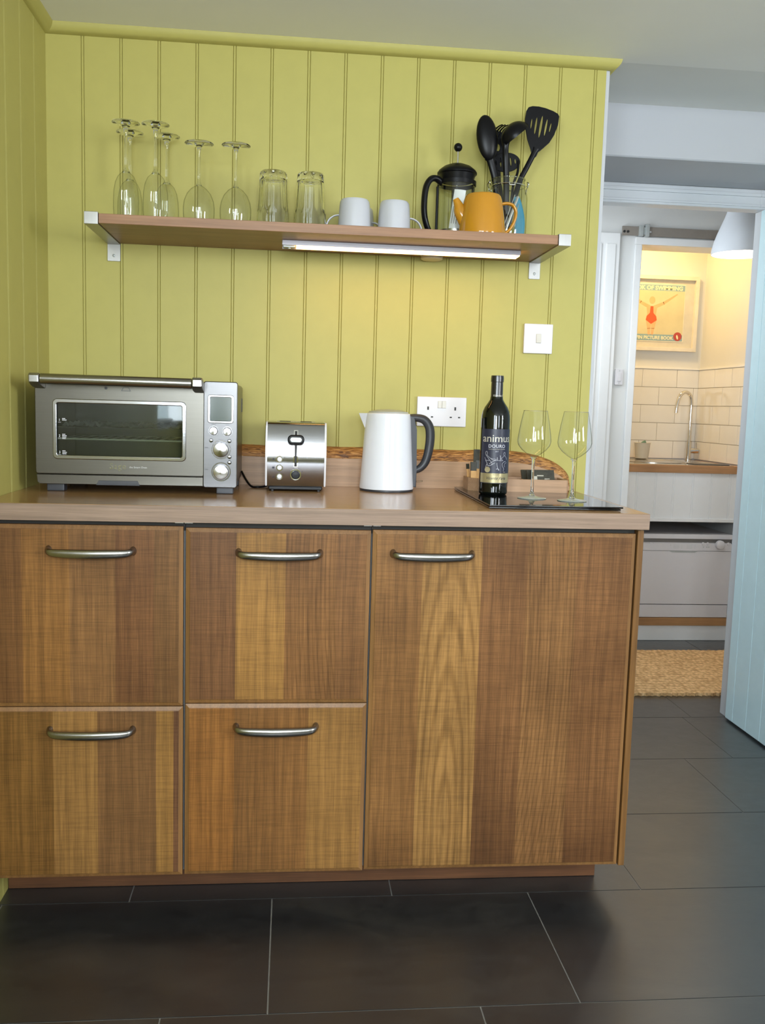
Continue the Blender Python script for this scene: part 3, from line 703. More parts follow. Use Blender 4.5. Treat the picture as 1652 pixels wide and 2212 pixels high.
for z, nl in ((1.071, 2), (1.035, 4), (0.997, 5)):
    bm = B()
    addmesh(bm, text_mesh({1.071: '1', 1.035: '2', 0.997: '3'}[z], 0.008, 0.0001), Matrix.Translation((0.1010, yf+0.0006, z)))
    for k in range(nl):
        w_ = [0.007, 0.010, 0.009, 0.008, 0.015][k]
        box(bm, 0.107, 0.107+w_, yf+0.0005, yf+0.0007, z+0.0052-k*0.0033, z+0.0066-k*0.0033)
    box(bm, 0.098, 0.1045, yf+0.0005, yf+0.0007, z-0.0030, z-0.0024)
    obj('shelf_marking', bm, M['paper'], dr_, ang=0)
# handle bar
bm = B(); cyl(bm, (0.0735, -0.368, 1.1655), (0.4035, -0.368, 1.1640), 0.0115, 28); hb = obj('handle', bm, M['steel_v'], dr_)
for xa, xb in ((0.0485, 0.0722), (0.4048, 0.4285)):
    bm = B(); prism(bm, [(-0.380, 1.158), (-0.380, 1.172), (-0.374, 1.1775), (-0.362, 1.1775), (-0.340, 1.166), (-0.322, 1.158), (-0.322, 1.144), (-0.346, 1.148), (-0.368, 1.152)], 'x', xa, xb, 0.0035, 3)
    obj('handle_bracket', bm, M['alu'], dr_)
bm = B(); lathe(bm, [(0.0001, 0.0008), (0.0033, 0.0006), (0.0035, 0)], 16, c=(0.206, yf-0.0022, 1.149), M=Matrix.Rotation(PI/2, 3, 'X')); obj('badge_dot', bm, M['dark_grey'], dr_, ang=0)
bm = frombm(plate([[(0.2400, 1.1430), (0.2620, 1.1430), (0.2570, 1.1525), (0.2450, 1.1525)], [(0.2420, 1.1440), (0.2600, 1.1440), (0.2562, 1.1515), (0.2458, 1.1515)]], 0.0004)); bmesh.ops.transform(bm, matrix=Matrix.Translation((0, yf-0.0023, 0)), verts=bm.verts[:]); obj('warning_mark', bm, M['dark_grey'], dr_, ang=0)
# embossed maker's mark
bm = text_mesh('Sage', 0.0195, 0.0007, bold=0.0002, spacing=1.1); bm.transform(Matrix.Translation((0.232, yf-0.0022, 0.964)))
obj('embossed_mark', bm, M['polished'], dr_)
bm = text_mesh('the Smart Oven', 0.0062, 0.0002); bm.transform(Matrix.Translation((0.278, yf-0.0022, 0.9665))); obj('small_print', bm, M['alu'], dr_, ang=0)
# lower front strip with crumb tray
bm = B()
lower = [(X0+0.001, 0.9485), (XD, 0.9485), (XD, 0.9275), (X0+0.009, 0.9265), (X0+0.003, 0.931)]
prism(bm, lower, 'y', yf-0.001, yf+0.018, 0.0008, 1); obj('lower_panel', bm, M['steel_o'], ov)
bm = B(); prism(bm, [(0.182, 0.9255), (0.282, 0.9255), (0.2765, 0.9365), (0.1885, 0.9365)], 'y', yf-0.0035, yf+0.002, 0.001, 2); obj('crumb_tray', bm, M['dark_grey'], ov)
# control column
bm = B(); me = plate([rrect(XD+0.0016, X1+0.002, 0.9265, 1.1695, 0.004, 4)], 0.014, 0.002, 3); me.transform(Matrix.Translation((0, yf+0.004, 0))); addmesh(bm, me)
cp = obj('control_panel', bm, brushed('panel_steel', (0.12, 0.118, 0.120), 0.30, 0, 0.05), ov)
bm = B(); me = plate([rrect(0.4372, 0.4945, 1.0765, 1.1400, 0.005, 4), rrect(0.4405, 0.4912, 1.0800, 1.1365, 0.004, 4)], 0.003, 0.0012, 2); me.transform(Matrix.Translation((0, yf-0.0035, 0))); addmesh(bm, me); obj('display_bezel', bm, M['polished'], cp)
bm = B(); box(bm, 0.4400, 0.4917, yf-0.0040, yf-0.0028, 1.0795, 1.1370); obj('display', bm, mat('lcd_glass', (0.060, 0.085, 0.075), 0.12, var=0.02, coat=0.6), cp)
def dial(x, z, r, nm):
    bm = B(); lathe(bm, [(0.0001, 0.0205 if r > 0.01 else 0.009), (r*0.86, 0.0200 if r > 0.01 else 0.0088), (r*0.93, 0.0190 if r > 0.01 else 0.008), (r, 0.001), (r, 0.0)], 40, c=(x, yf-0.003, z), M=Matrix.Rotation(PI/2, 3, 'X'))
    k = obj(nm, bm, M['radial'], cp)
    bm = B(); lathe(bm, [(r*1.08, 0.0), (r*1.08, 0.0022), (r*1.22, 0.0022), (r*1.24, 0.0)], 40, c=(x, yf-0.003, z), M=Matrix.Rotation(PI/2, 3, 'X')); obj('dial_ring', bm, M['polished'], k)
def radial():
    m, t, b = newmat('spun_steel'); b.inputs['Metallic'].default_value = 1; b.inputs['Roughness'].default_value = 0.22
    b.inputs['Base Color'].default_value = (0.38, 0.37, 0.36, 1); b.inputs['Anisotropic'].default_value = 0.85
    tg = N(t, 'ShaderNodeTangent', direction_type='RADIAL', axis='Y'); t.links.new(tg.outputs[0], b.inputs['Tangent'])
    v = noise(t, (700, 700, 700), 2); bump(t, b, v, 0.03, 0.0002); return m
M['radial'] = radial()
dial(0.4500, 1.0575, 0.0098, 'push_button'); dial(0.4815, 1.0565, 0.0098, 'push_button')
dial(0.4675, 1.0145, 0.0182, 'dial'); dial(0.4680, 0.9625, 0.0182, 'dial')
for x, z in ((0.4445, 1.0350), (0.4865, 1.0345), (0.4870, 0.9975), (0.4870, 0.9845)):
    bm = B(); lathe(bm, [(0.0001, 0.0032), (0.0030, 0.0030), (0.0042, 0.0016), (0.0046, 0)], 20, c=(x, yf-0.003, z), M=Matrix.Rotation(PI/2, 3, 'X')); obj('small_button', bm, M['polished'], cp)
for x, z, s_ in ((0.4500, 1.0715, 'MENU'), (0.4815, 1.0710, 'F / C'), (0.4335, 1.0170, 'TEMP'), (0.4335, 0.9660, 'TIME')):
    bm = B(); addmesh(bm, text_mesh(s_, 0.0036, 0.0001), Matrix.Translation((x, yf-0.0032, z))); obj('panel_lettering', bm, M['ink'], cp, ang=0)
for x in (0.066, 0.455):
    for y in (-0.30, -0.075):
        bm = B(); box(bm, x, x+0.040, y, y+0.030, WT, 0.9275, 0.003, 2); obj('foot', bm, M['dark_grey'], ov)
bm = B()
for k in range(5): box(bm, X1-0.0004, X1+0.0008, -0.09+k*0.011, -0.083+k*0.011, 1.10, 1.135)
obj('side_vents', bm, M['dark_grey'], ov, ang=0)
# rack and foil-covered tray inside
for z in (1.030,):
    bm = B()
    for k in range(14): x = 0.090+k*0.0228; cyl(bm, (x, -0.295, z), (x, -0.060, z), 0.0011, 6)
    cyl(bm, (0.079, -0.299, z), (0.396, -0.299, z), 0.0022, 8); cyl(bm, (0.079, -0.058, z), (0.396, -0.058, z), 0.0016, 8)
    obj('wire_rack', bm, mat('bright_rack_wire', (0.75, 0.75, 0.72), 0.3, 0.4), ov)
bm = B(); box(bm, 0.085, 0.390, -0.295, -0.065, 1.056, 1.0575); obj('tray', bm, M['cavity'], ov)
bm = B(); random.seed(5); nx = 60
G = [[bm.verts.new((0.100+0.285*i/nx, -0.298+0.20*j/14, 1.0585+random.uniform(0, 0.009)*(0.4+abs(math.sin(i*0.7))))) for j in range(15)] for i in range(nx+1)]
for i in range(nx):
    for j in range(14): bm.faces.new((G[i][j], G[i+1][j], G[i+1][j+1], G[i][j+1]))
bmesh.ops.solidify(bm, geom=bm.faces[:], thickness=0.0004)
single('foil_sheet', bm, M['foil'], 'crumpled silver foil sheet on the tray inside the oven', 'foil', (0.24, -0.2, 1.058), ang=12)
bm = B(); pts = smooth_path([(0.502, -0.06, 0.945), (0.515, -0.085, 0.925), (0.530, -0.115, 0.9115), (0.548, -0.125, 0.9110), (0.563, -0.110, 0.9112), (0.575, -0.075, 0.914)], 8); tube(bm, pts, 0.0028, 10)
single('power_cable', bm, M['black'], 'short black power cable lying between the oven and the toaster', 'cable', (0.54, -0.11, 0.9085))

# ================================================================== TOASTER
ts = thing('toaster', 'polished steel two slice toaster with white sides, control end facing out', 'toaster', (0.642, -0.13, WT))
tx0, tx1, ty0, ty1 = 0.5715, 0.7125, -0.212, -0.045
arc = []
for k in range(25):                      # bulged control face, z .921-1.066, rolling over to the top
    s = k/24; z = 0.921 + s*0.145
    arc.append((ty0 + 0.014*(2*s-1)**2 - 0.0015, z))
top = [(ty0+0.0135+0.016*(1-math.cos(a)), 1.0665+0.0135*math.sin(a)) for a in [PI/2*k/8 for k in range(1, 9)]]
back = [(ty1-0.02, 1.080), (ty1-0.006, 1.072), (ty1, 1.05), (ty1, 0.921)]
bm = B(); prism(bm, arc+top+back, 'x', tx0, tx1); body = obj('shell', bm, M['polished'], ts)
for xa, xb in ((tx0-0.0045, tx0+0.0003), (tx1-0.0003, tx1+0.0045)):
    bm = B(); prism(bm, [(y-(0.000 if i < 25 else 0), z) for i, (y, z) in enumerate(arc+top+back)], 'x', xa, xb, 0.0018, 2); obj('side_panel', bm, M['white_plastic'], ts, label='white side panel')
bm = B(); box(bm, tx0+0.004, tx1-0.004, ty0+0.010, ty1-0.005, WT+0.004, 0.9215, 0.002, 1); obj('base', bm, M['black'], ts)
for x in (tx0+0.010, tx1-0.016):
    for y in (ty0+0.012, ty1-0.02):
        bm = B(); box(bm, x, x+0.007, y, y+0.010, WT, WT+0.005, 0.001, 1); obj('foot', bm, M['black'], ts)
bm = B()
for x in (0.6, 0.653): box(bm, x, x+0.028, ty0+0.045, ty1-0.022, 1.0795, 1.0806)
obj('bread_slot', bm, M['matt_black'], ts, ang=0)
bm = B(); box(bm, 0.592, 0.690, ty0+0.036, ty1-0.014, 1.0785, 1.0802, 0.0006, 1); obj('top_plate', bm, M['grey_metal'], ts)
def face_y(z): s = (z-0.921)/0.145; return ty0 + 0.014*(2*s-1)**2 - 0.0015
def on_face(bm, poly, lift, th):
    V = [bm.verts.new((x, face_y(z)-lift, z)) for x, z in poly]; Vb = [bm.verts.new((x, face_y(z)-lift+th, z)) for x, z in poly]
    n = len(poly)
    for i in range(n): j = (i+1) % n; bm.faces.new((V[i], V[j], Vb[j], Vb[i]))
    bm.faces.new(V); bm.faces.new(list(reversed(Vb)))
def on_face_strip(bm, x0, x1, z0, z1, lift, n=16):
    for k in range(n):
        za, zb = z0+(z1-z0)*k/n, z0+(z1-z0)*(k+1)/n
        on_face(bm, [(x0, za), (x1, za), (x1, zb), (x0, zb)], lift, lift+0.0006)
xc = 0.6415
bm = B(); on_face_strip(bm, xc-0.0050, xc+0.0050, 0.9690, 1.0605, 0.0006); obj('lever_trim', bm, M['chrome'], ts)
bm = B(); on_face_strip(bm, xc-0.0030, xc+0.0030, 0.9715, 1.0585, 0.0009); obj('lever_slot', bm, M['matt_black'], ts)
bm = B(); me = plate([rrect(xc-0.0175, xc+0.0175, 1.0295, 1.0465, 0.0080, 8)], 0.020, 0.003, 3); me.transform(Matrix.Translation((0, face_y(1.038)-0.010, 0))); addmesh(bm, me); lv = obj('lever', bm, M['black'], ts)
bm = B(); me = plate([rrect(xc-0.0135, xc+0.0135, 1.0325, 1.0430, 0.0050, 8)], 0.002, 0.0008, 2); me.transform(Matrix.Translation((0, face_y(1.038)-0.0205, 0))); addmesh(bm, me); obj('lever_inset', bm, M['grey_metal'], lv)
for z, ic in ((0.9885, 0), (0.9675, 1), (0.9455, 2)):
    bm = B(); c0 = (0.6020, face_y(z)-0.0002, z); R_ = Matrix.Rotation(PI/2, 3, 'X')
    lathe(bm, [(0.0001, 0.0034), (0.0050, 0.0032), (0.0060, 0.0022), (0.0062, 0.0)], 28, c=c0, M=R_); k_ = obj('push_button', bm, M['white_plastic'], ts)
    bm = B(); lathe(bm, [(0.0066, 0.0), (0.0066, 0.0018), (0.0080, 0.0018), (0.0084, 0.0)], 28, c=c0, M=R_); obj('button_ring', bm, M['chrome'], k_)
    bm = B(); y_ = face_y(z)-0.0004
    if ic == 2: me = plate([[(0.5838, z-0.003), (0.5902, z-0.003), (0.5870, z+0.003)], [(0.5850, z-0.0022), (0.5890, z-0.0022), (0.5870, z+0.0016)]], 0.0003)
    elif ic == 1: me = plate([rrect(0.5842, 0.5898, z-0.0025, z+0.0025, 0.001, 2)], 0.0003)
    else: me = plate([[(0.587+0.0030*(1 if q % 2 else 0.55)*math.cos(q*PI/6), z+0.0030*(1 if q % 2 else 0.55)*math.sin(q*PI/6)) for q in range(12)]], 0.0003)
    me.transform(Matrix.Translation((0, y_, 0))); addmesh(bm, me); obj('button_icon', bm, M['ink'], ts, ang=0)
bm = B(); z = 0.9510; R_ = Matrix.Rotation(PI/2, 3, 'X'); c0 = (xc+0.0005, face_y(z)-0.0002, z)
lathe(bm, [(0.0001, 0.013), (0.0088, 0.0125), (0.0102, 0.011), (0.0108, 0.0)], 36, c=c0, M=R_); kn = obj('browning_knob', bm, M['black'], ts)
bm = B(); lathe(bm, [(0.0112, 0.0), (0.0112, 0.0030), (0.0136, 0.0030), (0.0142, 0.0)], 40, c=c0, M=R_); obj('knob_ring', bm, M['chrome'], kn)
bm = B()
for q in range(8):
    a = math.radians(-55+q*40); box(bm, c0[0]+0.0175*math.sin(a)-0.0006, c0[0]+0.0175*math.sin(a)+0.0006, face_y(z+0.0175*math.cos(a))-0.0005, face_y(z+0.0175*math.cos(a))+0.0004, z+0.0175*math.cos(a)-0.0006, z+0.0175*math.cos(a)+0.0006)
obj('knob_scale', bm, M['ink'], ts, ang=0)

# ================================================================== KETTLE
kt = thing('electric_kettle', 'cream white electric jug kettle with a dark grey handle', 'kettle', (0.8785, -0.118, WT))
kc = (0.8785, -0.118)
bm = B(); lathe(bm, [(0.0001, 0.0015), (0.0665, 0.0015), (0.0700, 0.0030), (0.0705, 0.007), (0.0685, 0.030), (0.0590, 0.180), (0.0572, 0.193), (0.0560, 0.1960), (0.0535, 0.1975), (0.0001, 0.1975)], 64, c=(kc[0], kc[1], WT+0.003)); obj('body', bm, M['cream'], kt)
bm = B(); lathe(bm, [(0.0001, 0), (0.068, 0), (0.0695, 0.0015), (0.0695, 0.0045), (0.0001, 0.0045)], 64, c=(kc[0], kc[1], WT)); obj('base_ring', bm, M['dark_grey'], kt)
bm = B(); lathe(bm, [(0.0520, 0.0), (0.0500, 0.0035), (0.030, 0.0080), (0.0001, 0.0095)], 48, c=(kc[0], kc[1], WT+0.2005)); obj('lid', bm, M['grey_metal'], kt)
bm = B()   # spout beak at the upper left
T_ = [(-0.0555, 0.012, 0.199), (-0.0555, -0.012, 0.199), (-0.0765, 0.0, 0.1985), (-0.0600, 0.0, 0.160), (-0.053, 0.011, 0.150), (-0.053, -0.011, 0.150)]
v = [bm.verts.new((kc[0]+x, kc[1]+y, WT+z)) for x, y, z in T_]
for f_ in ((0, 1, 2), (2, 1, 5, 3), (0, 2, 3, 4), (3, 5, 4), (0, 4, 5, 1)): bm.faces.new([v[i] for i in f_])
obj('spout', bm, M['cream'], kt, ang=20)
bm = B(); y_ = kc[1]-0.004
pts = smooth_path([(kc[0]+0.052, y_, WT+0.190), (kc[0]+0.070, y_, WT+0.1905), (kc[0]+0.092, y_, WT+0.186), (kc[0]+0.106, y_, WT+0.170), (kc[0]+0.1105, y_, WT+0.145), (kc[0]+0.108, y_, WT+0.110), (kc[0]+0.100, y_, WT+0.078), (kc[0]+0.086, y_, WT+0.060), (kc[0]+0.068, y_, WT+0.053)], 7)
tube(bm, pts, lambda s: 0.0085+0.0035*math.sin(PI*s), 16, lambda s: 0.0115, upv=(1, 0, 0))
prism(bm, [(kc[0]+0.0540, WT+0.197), (kc[0]+0.068, WT+0.190), (kc[0]+0.0735, WT+0.160), (kc[0]+0.0760, WT+0.050), (kc[0]+0.0760, WT+0.010), (kc[0]+0.0655, WT+0.012), (kc[0]+0.0600, WT+0.100)], 'y', y_-0.0115, y_+0.0115, 0.003, 3)
hd = obj('handle', bm, M['dark_grey'], kt)
bm = B(); prism(bm, [(kc[0]+0.078, WT+0.0265), (kc[0]+0.0935, WT+0.0290), (kc[0]+0.0935, WT+0.0250), (kc[0]+0.078, WT+0.0225)], 'y', y_-0.007, y_+0.007, 0.0008, 1); obj('on_switch', bm, M['thin'], kt)

# ================================================================== HOB, BOTTLE, GLASSES
HT = 0.9172
M['black_glass'] = mat('black_ceramic_glass', (0.004, 0.004, 0.005), 0.05, var=0.0)
bd = []
for k, (za, zb, off) in enumerate(((0.9088, 0.9125, 0.004), (0.9137, HT, 0.0))):
    t_ = thing('glass_board', ('lower' if k == 0 else 'upper') + ' of two stacked black glass boards under the wine bottle', 'board', (1.22, -0.30, WT if k == 0 else 0.9125), group=None)
    bm = B(); box(bm, 1.066, 1.3685-off, -0.523+off, -0.075, za, zb, 0.0009, 2); obj('glass_sheet', bm, M['black_glass'], t_)
    for (x, y) in ((1.085, -0.49), (1.34, -0.49), (1.085, -0.10), (1.34, -0.10)):
        bm = B(); lathe(bm, [(0.0001, 0), (0.007, 0), (0.007, za-(WT if k == 0 else 0.9125)+0.0002), (0.0001, za-(WT if k == 0 else 0.9125)+0.0002)], 16, c=(x, y, WT if k == 0 else 0.9125)); obj('rubber_foot', bm, M['matt_black'], t_)
# bottle
BX, BY = 1.1290, -0.262; BR = 0.0355
bt = thing('wine_bottle', 'full dark red wine bottle with a navy picture label, on the black glass board', 'bottle', (BX, BY, HT))
m, t, b = newmat('very_dark_bottle_glass'); b.inputs['Base Color'].default_value = (0.003, 0.004, 0.003, 1); b.inputs['Roughness'].default_value = 0.03; M['bottle'] = m
pr_ = [(0.0001, 0.004), (0.026, 0.001), (0.031, 0.0), (0.0345, 0.003), (BR, 0.008), (BR, 0.184), (0.0350, 0.193), (0.0330, 0.203), (0.0285, 0.2135), (0.0215, 0.2235), (0.0162, 0.2320), (0.0146, 0.242), (0.0142, 0.288), (0.0001, 0.288)]
bm = B(); lathe(bm, pr_, 64, c=(BX, BY, HT)); obj('glass_body', bm, M['bottle'], bt)
bm = B(); lathe(bm, [(0.0152, 0.232), (0.0148, 0.244), (0.0146, 0.268), (0.0144, 0.2745), (0.0156, 0.2755), (0.0158, 0.284), (0.0150, 0.2905), (0.0001, 0.2912)], 48, c=(BX, BY, HT)); cap = obj('foil_capsule', bm, mat('black_capsule', (0.012, 0.010, 0.013), 0.28, coat=0.4), bt)
A0 = math.radians(-90-74); A1 = math.radians(-90+74)
def curved(bm, r, z0, z1, a0=A0, a1=A1, n=40):
    lathe(bm, [(r-0.0003, z0), (r, z0), (r, z1), (r-0.0003, z1)], n, c=(BX, BY, HT), arc=(a0, a1)); return bm
lb = obj('front_label', curved(B(), BR+0.0004, 0.0290, 0.1610), mat('navy_label', (0.020, 0.022, 0.045), 0.38, var=0.06), bt, label='navy front label with white lettering and drawing')
obj('gold_band', curved(B(), BR+0.0006, 0.0305, 0.0535), mat('gold_label_band', (0.42, 0.36, 0.20), 0.32, 0.5, var=0.04), lb, label='gold signature band')
def wrap(me, z, r, dx=0.0):
    """bend flat lettering (x, z) round the bottle, x measured along the surface from the front"""
    for v_ in me.vertices:
        x = v_.co.x + dx; a = x/r; rr = r - v_.co.y
        v_.co = Vector((BX + rr*math.sin(a - 0.05), BY - rr*math.cos(a - 0.05), HT + z + v_.co.z))
    return me
M['silver_print'] = mat('silver_grey_print', (0.52, 0.49, 0.42), 0.4, 0.2)
M['white_print'] = mat('white_print', (0.62, 0.62, 0.68), 0.5)
def letter(name, s_, size, z, m_, r=BR+0.0006, dx=0, **kw):
    me = text_mesh(s_, size, 0.00015, **kw); obj(name, wrap(me, z, r, dx), m_, lb, ang=0)
letter('title_lettering', 'animus', 0.0262, 0.1300, M['silver_print'], bold=0.0001, xs=1.06)
letter('region_lettering', 'DOURO', 0.0112, 0.1160, M['white_print'], bold=0.00005, spacing=1.08)
letter('small_lettering', 'Denominação de Origem Controlada', 0.0028, 0.1115, M['silver_print'])
letter('year_lettering', '2017', 0.0040, 0.1055, M['white_print'])
letter('small_lettering', 'Tinto', 0.0035, 0.0560, M['silver_print'], dx=0.022)
letter('signature_lettering', 'Vicente Faria', 0.0098, 0.0385, M['ink'], r=BR+0.0009, shear=0.45)
letter('small_lettering', 'VINHO TINTO', 0.0024, 0.0495, M['ink'], r=BR+0.0009)
me = text_mesh('Vicente F', 0.0075, 0.0001, shear=0.4)
for v_ in me.vertices:
    a = v_.co.x/0.0152; rr = 0.0153 - v_.co.y; v_.co = Vector((BX+rr*math.sin(a), BY-rr*math.cos(a), HT+0.2395+v_.co.z))
obj('neck_lettering', me, M['silver_print'], cap, ang=0)
# line drawing: two seated figures reaching across a small table (flat strokes bent on the label)
def stroke(bm, pts, w=0.0011):
    P_ = smooth_path([(x, 0, z) for x, z in pts], 5)
    A, Bq = [], []
    for i, p in enumerate(P_):
        d = (P_[min(i+1, len(P_)-1)] - P_[max(i-1, 0)]).normalized(); nx_, nz_ = -d.z, d.x
        for sgn, Lq in ((1, A), (-1, Bq)):
            x = p.x+sgn*nx_*w/2; z = p.z+sgn*nz_*w/2; a = x/BR - 0.05; rr = BR+0.0008
            Lq.append(bm.verts.new((BX+rr*math.sin(a), BY-rr*math.cos(a), HT+z)))
    for i in range(len(A)-1): bm.faces.new((A[i], A[i+1], Bq[i+1], Bq[i]))
bm = B()
ell = lambda cx_, cz_, a_, b_2: [(cx_+a_*math.cos(q*PI/6), cz_+b_2*math.sin(q*PI/6)) for q in range(13)]
stroke(bm, ell(-0.0255, 0.1020, 0.0026, 0.0046))
stroke(bm, [(-0.0265, 0.0972), (-0.0230, 0.0935), (-0.0175, 0.0865), (-0.0105, 0.0780), (-0.0130, 0.0735)])
stroke(bm, [(-0.0235, 0.0975), (-0.0160, 0.0910), (-0.0080, 0.0885), (-0.0030, 0.0890)])
stroke(bm, [(-0.0300, 0.0920), (-0.0270, 0.0860), (-0.0235, 0.0845), (-0.0165, 0.0850)])
stroke(bm, [(-0.0275, 0.0850), (-0.0235, 0.0790), (-0.0215, 0.0730), (-0.0170, 0.0720), (-0.0110, 0.0745), (-0.0040, 0.0795)], 0.0014)
stroke(bm, [(-0.0235, 0.0760), (-0.0265, 0.0680), (-0.0285, 0.0600)])
stroke(bm, [(-0.0175, 0.0760), (-0.0080, 0.0830), (0.0010, 0.0855), (0.0090, 0.0845), (0.0170, 0.0850)], 0.0012)
stroke(bm, [(-0.0150, 0.0905), (-0.0085, 0.0860), (-0.0030, 0.0865), (0.0, 0.0890)])
stroke(bm, [(0.0015, 0.0930), (0.0022, 0.0880), (0.0012, 0.0845)], 0.0016)
stroke(bm, [(0.0010, 0.0790), (0.0020, 0.0720), (0.0040, 0.0650), (0.0065, 0.0610)], 0.0014)
stroke(bm, [(-0.0005, 0.0640), (0.0040, 0.0650), (0.0075, 0.0612)], 0.0016)
stroke(bm, [(0.0085, 0.0975), (0.0100, 0.0920), (0.0090, 0.0860)], 0.0018)
stroke(bm, ell(0.0205, 0.1010, 0.0024, 0.0044))
stroke(bm, [(0.0195, 0.0965), (0.0150, 0.0925), (0.0100, 0.0890), (0.0150, 0.0870)])
stroke(bm, [(0.0222, 0.0965), (0.0262, 0.0925), (0.0288, 0.0870)])
stroke(bm, [(0.0250, 0.0835), (0.0190, 0.0815), (0.0150, 0.0770), (0.0165, 0.0700), (0.0200, 0.0650), (0.0180, 0.0600)], 0.0012)
stroke(bm, [(0.0280, 0.0800), (0.0230, 0.0780), (0.0215, 0.0720), (0.0235, 0.0690)], 0.0010)
bmesh.ops.solidify(bm, geom=bm.faces[:], thickness=0.0001)
obj('label_drawing', bm, M['white_print'], lb, ang=0)
me = plate([[(-0.0215+0.0070*math.cos(q*PI/16), 0.0625+0.0070*math.sin(q*PI/16)) for q in range(32)]], 0.0003)
for v_ in me.vertices:
    a = v_.co.x/BR - 0.05; rr = BR+0.0010 - v_.co.y; v_.co = Vector((BX+rr*math.sin(a), BY-rr*math.cos(a), HT+v_.co.z))
obj('medal_sticker', me, mat('gold_sticker', (0.50, 0.45, 0.30), 0.35, 0.5), bt, label='round pale gold medal sticker', ang=0)

# wine glasses (upright): thin bowl, solid stem and foot
def goblet(name, label, cat, bowl, stem, foot, group, loc, bowl_m='thin', foot_m='glass'):
    t_ = thing(name, label, cat, loc, 0, group)
    bm = B(); lathe(bm, bowl, 56); obj('bowl', bm, M[bowl_m], t_, local=True, ang=60)
    bm = B(); lathe(bm, stem, 20); obj('stem', bm, M['glass'], t_, local=True, ang=60)
    bm = B(); lathe(bm, foot, 48); obj('foot', bm, M[foot_m], t_, local=True, ang=60)
    return t_
wb = [(0.0001, 0.0985), (0.006, 0.0995), (0.016, 0.105), (0.0290, 0.1155), (0.0375, 0.1265), (0.0398, 0.1360), (0.0385, 0.150), (0.0345, 0.176), (0.0300, 0.1985), (0.0278, 0.2080)]
wst = [(0.0001, 0.0060), (0.0075, 0.0070), (0.0045, 0.0120), (0.0036, 0.020), (0.0032, 0.055), (0.0034, 0.088), (0.0048, 0.0955), (0.0085, 0.0988), (0.0001, 0.0990)]
wft = [(0.0001, 0.0), (0.0335, 0.0), (0.0345, 0.0010), (0.0335, 0.0020), (0.020, 0.0036), (0.0100, 0.0062), (0.0001, 0.0068)]
g1 = goblet('wine_glass', 'empty upright wine glass right beside the wine bottle', 'wine glass', wb, wst, wft, 'upright wine glasses on the glass board', (1.2035, -0.355, HT), foot_m='foot')
bm = B(); tube(bm, [(0.0278*math.cos(a), 0.0278*math.sin(a), 0.2080) for a in [2*PI*k/56 for k in range(56)]], 0.0006, 8, closed=True); obj('rim', bm, M['glass'], g1, local=True)
dup(g1, (1.2880, -0.400, HT), 'empty upright wine glass nearest the right end of the worktop')

# ================================================================== SACHET TRAY
tr = thing('wooden_caddy', 'pale wooden caddy tray behind the wine bottle and glasses', 'caddy', (1.21, -0.12, HT))
cm = wood('caddy_oak', [(-3, sr(170, 136, 106))], -3, 3, 'X', 0.45, 1.2, 0, 0.14)
# foot print with clipped corners, open box
xa, xb, ya, yb = 1.085, 1.343, -0.188, -0.098
oc = [(xa+0.022, ya), (xb-0.004, ya), (xb, ya+0.004), (xb, yb), (xa, yb), (xa, ya+0.026)]
ic = [(xa+0.0255, ya+0.006), (xb-0.006, ya+0.006), (xb-0.006, ya+0.008), (xb-0.006, yb-0.006), (xa+0.006, yb-0.006), (xa+0.006, ya+0.029)]
bm = B(); me = plate([oc, ic], 0.029); me.transform(Matrix.Rotation(-PI/2, 4, 'X'))
me.transform(Matrix.Rotation(PI, 4, 'X')) if False else None
# plate() lies in x-z; lay it flat
for v_ in me.vertices: v_.co = Vector((v_.co.x, v_.co.y, v_.co.z))
bpy.data.meshes.remove(me)
def flat_ring(o_, i_, z0, z1):
    bm = B(); n = len(o_)
    q = [[bm.verts.new((x, y, z)) for x, y in Lx] for Lx, z in ((o_, z0), (o_, z1), (i_, z1), (i_, z0))]
    for A_, B_ in zip(q, q[1:]+q[:1]):
        for i in range(n): j = (i+1) % n; bm.faces.new((A_[i], A_[j], B_[j], B_[i]))
    return bm
bm.free(); bm = flat_ring(oc, ic, HT, HT+0.032); obj('tray_wall', bm, cm, tr, ang=20)
bm = B(); prism(bm, ic, 'z', HT+0.0005, HT+0.005); obj('tray_floor', bm, cm, tr, ang=0)
for x in (1.150, 1.236):
    bm = B(); box(bm, x, x+0.004, ya+0.006, yb-0.006, HT+0.005, HT+0.028); obj('divider', bm, cm, tr)
def leaf(name, label, cat, m_, w, h, th, loc, tilt, rz=0, group=None, top=None):
    """thin packet standing on its edge and leaning back"""
    t_ = thing(name, label, cat, loc, rz, group)
    R_ = Matrix.Rotation(math.radians(-tilt), 4, 'X')
    bm = B(); box(bm, -w/2, w/2, -th/2, th/2, 0, h, 0.0006, 1); bmesh.ops.transform(bm, matrix=R_, verts=bm.verts[:]); obj('packet', bm, M[m_], t_, local=True)
    if top:
        bm = B(); box(bm, -w/2-0.0002, w/2+0.0002, -th/2-0.0003, th/2+0.0003, h*(1-top), h+0.0003); bmesh.ops.transform(bm, matrix=R_, verts=bm.verts[:]); obj('dark_top', bm, M['card'], t_, local=True, label='dark printed top')
    return t_
fz = HT+0.0055
leaf('tea_sachet', 'tall kraft sachet with dark top in the caddy, beside the bottle', 'sachet', 'kraft', 0.058, 0.098, 0.004, (1.133, -0.135, fz), 4, 0, None, 0.33)
leaf('sugar_stick', 'leftmost thin kraft stick with a dark tip in the caddy', 'sachet', 'kraft', 0.008, 0.060, 0.004, (1.0955, -0.128, fz), 8, 0.7, None, 0.22)
leaf('sugar_stick', 'kraft stick with a broad dark tip beside the leftmost one in the caddy', 'sachet', 'kraft', 0.015, 0.066, 0.004, (1.1015, -0.150, fz), 3, 0.15, None, 0.34)
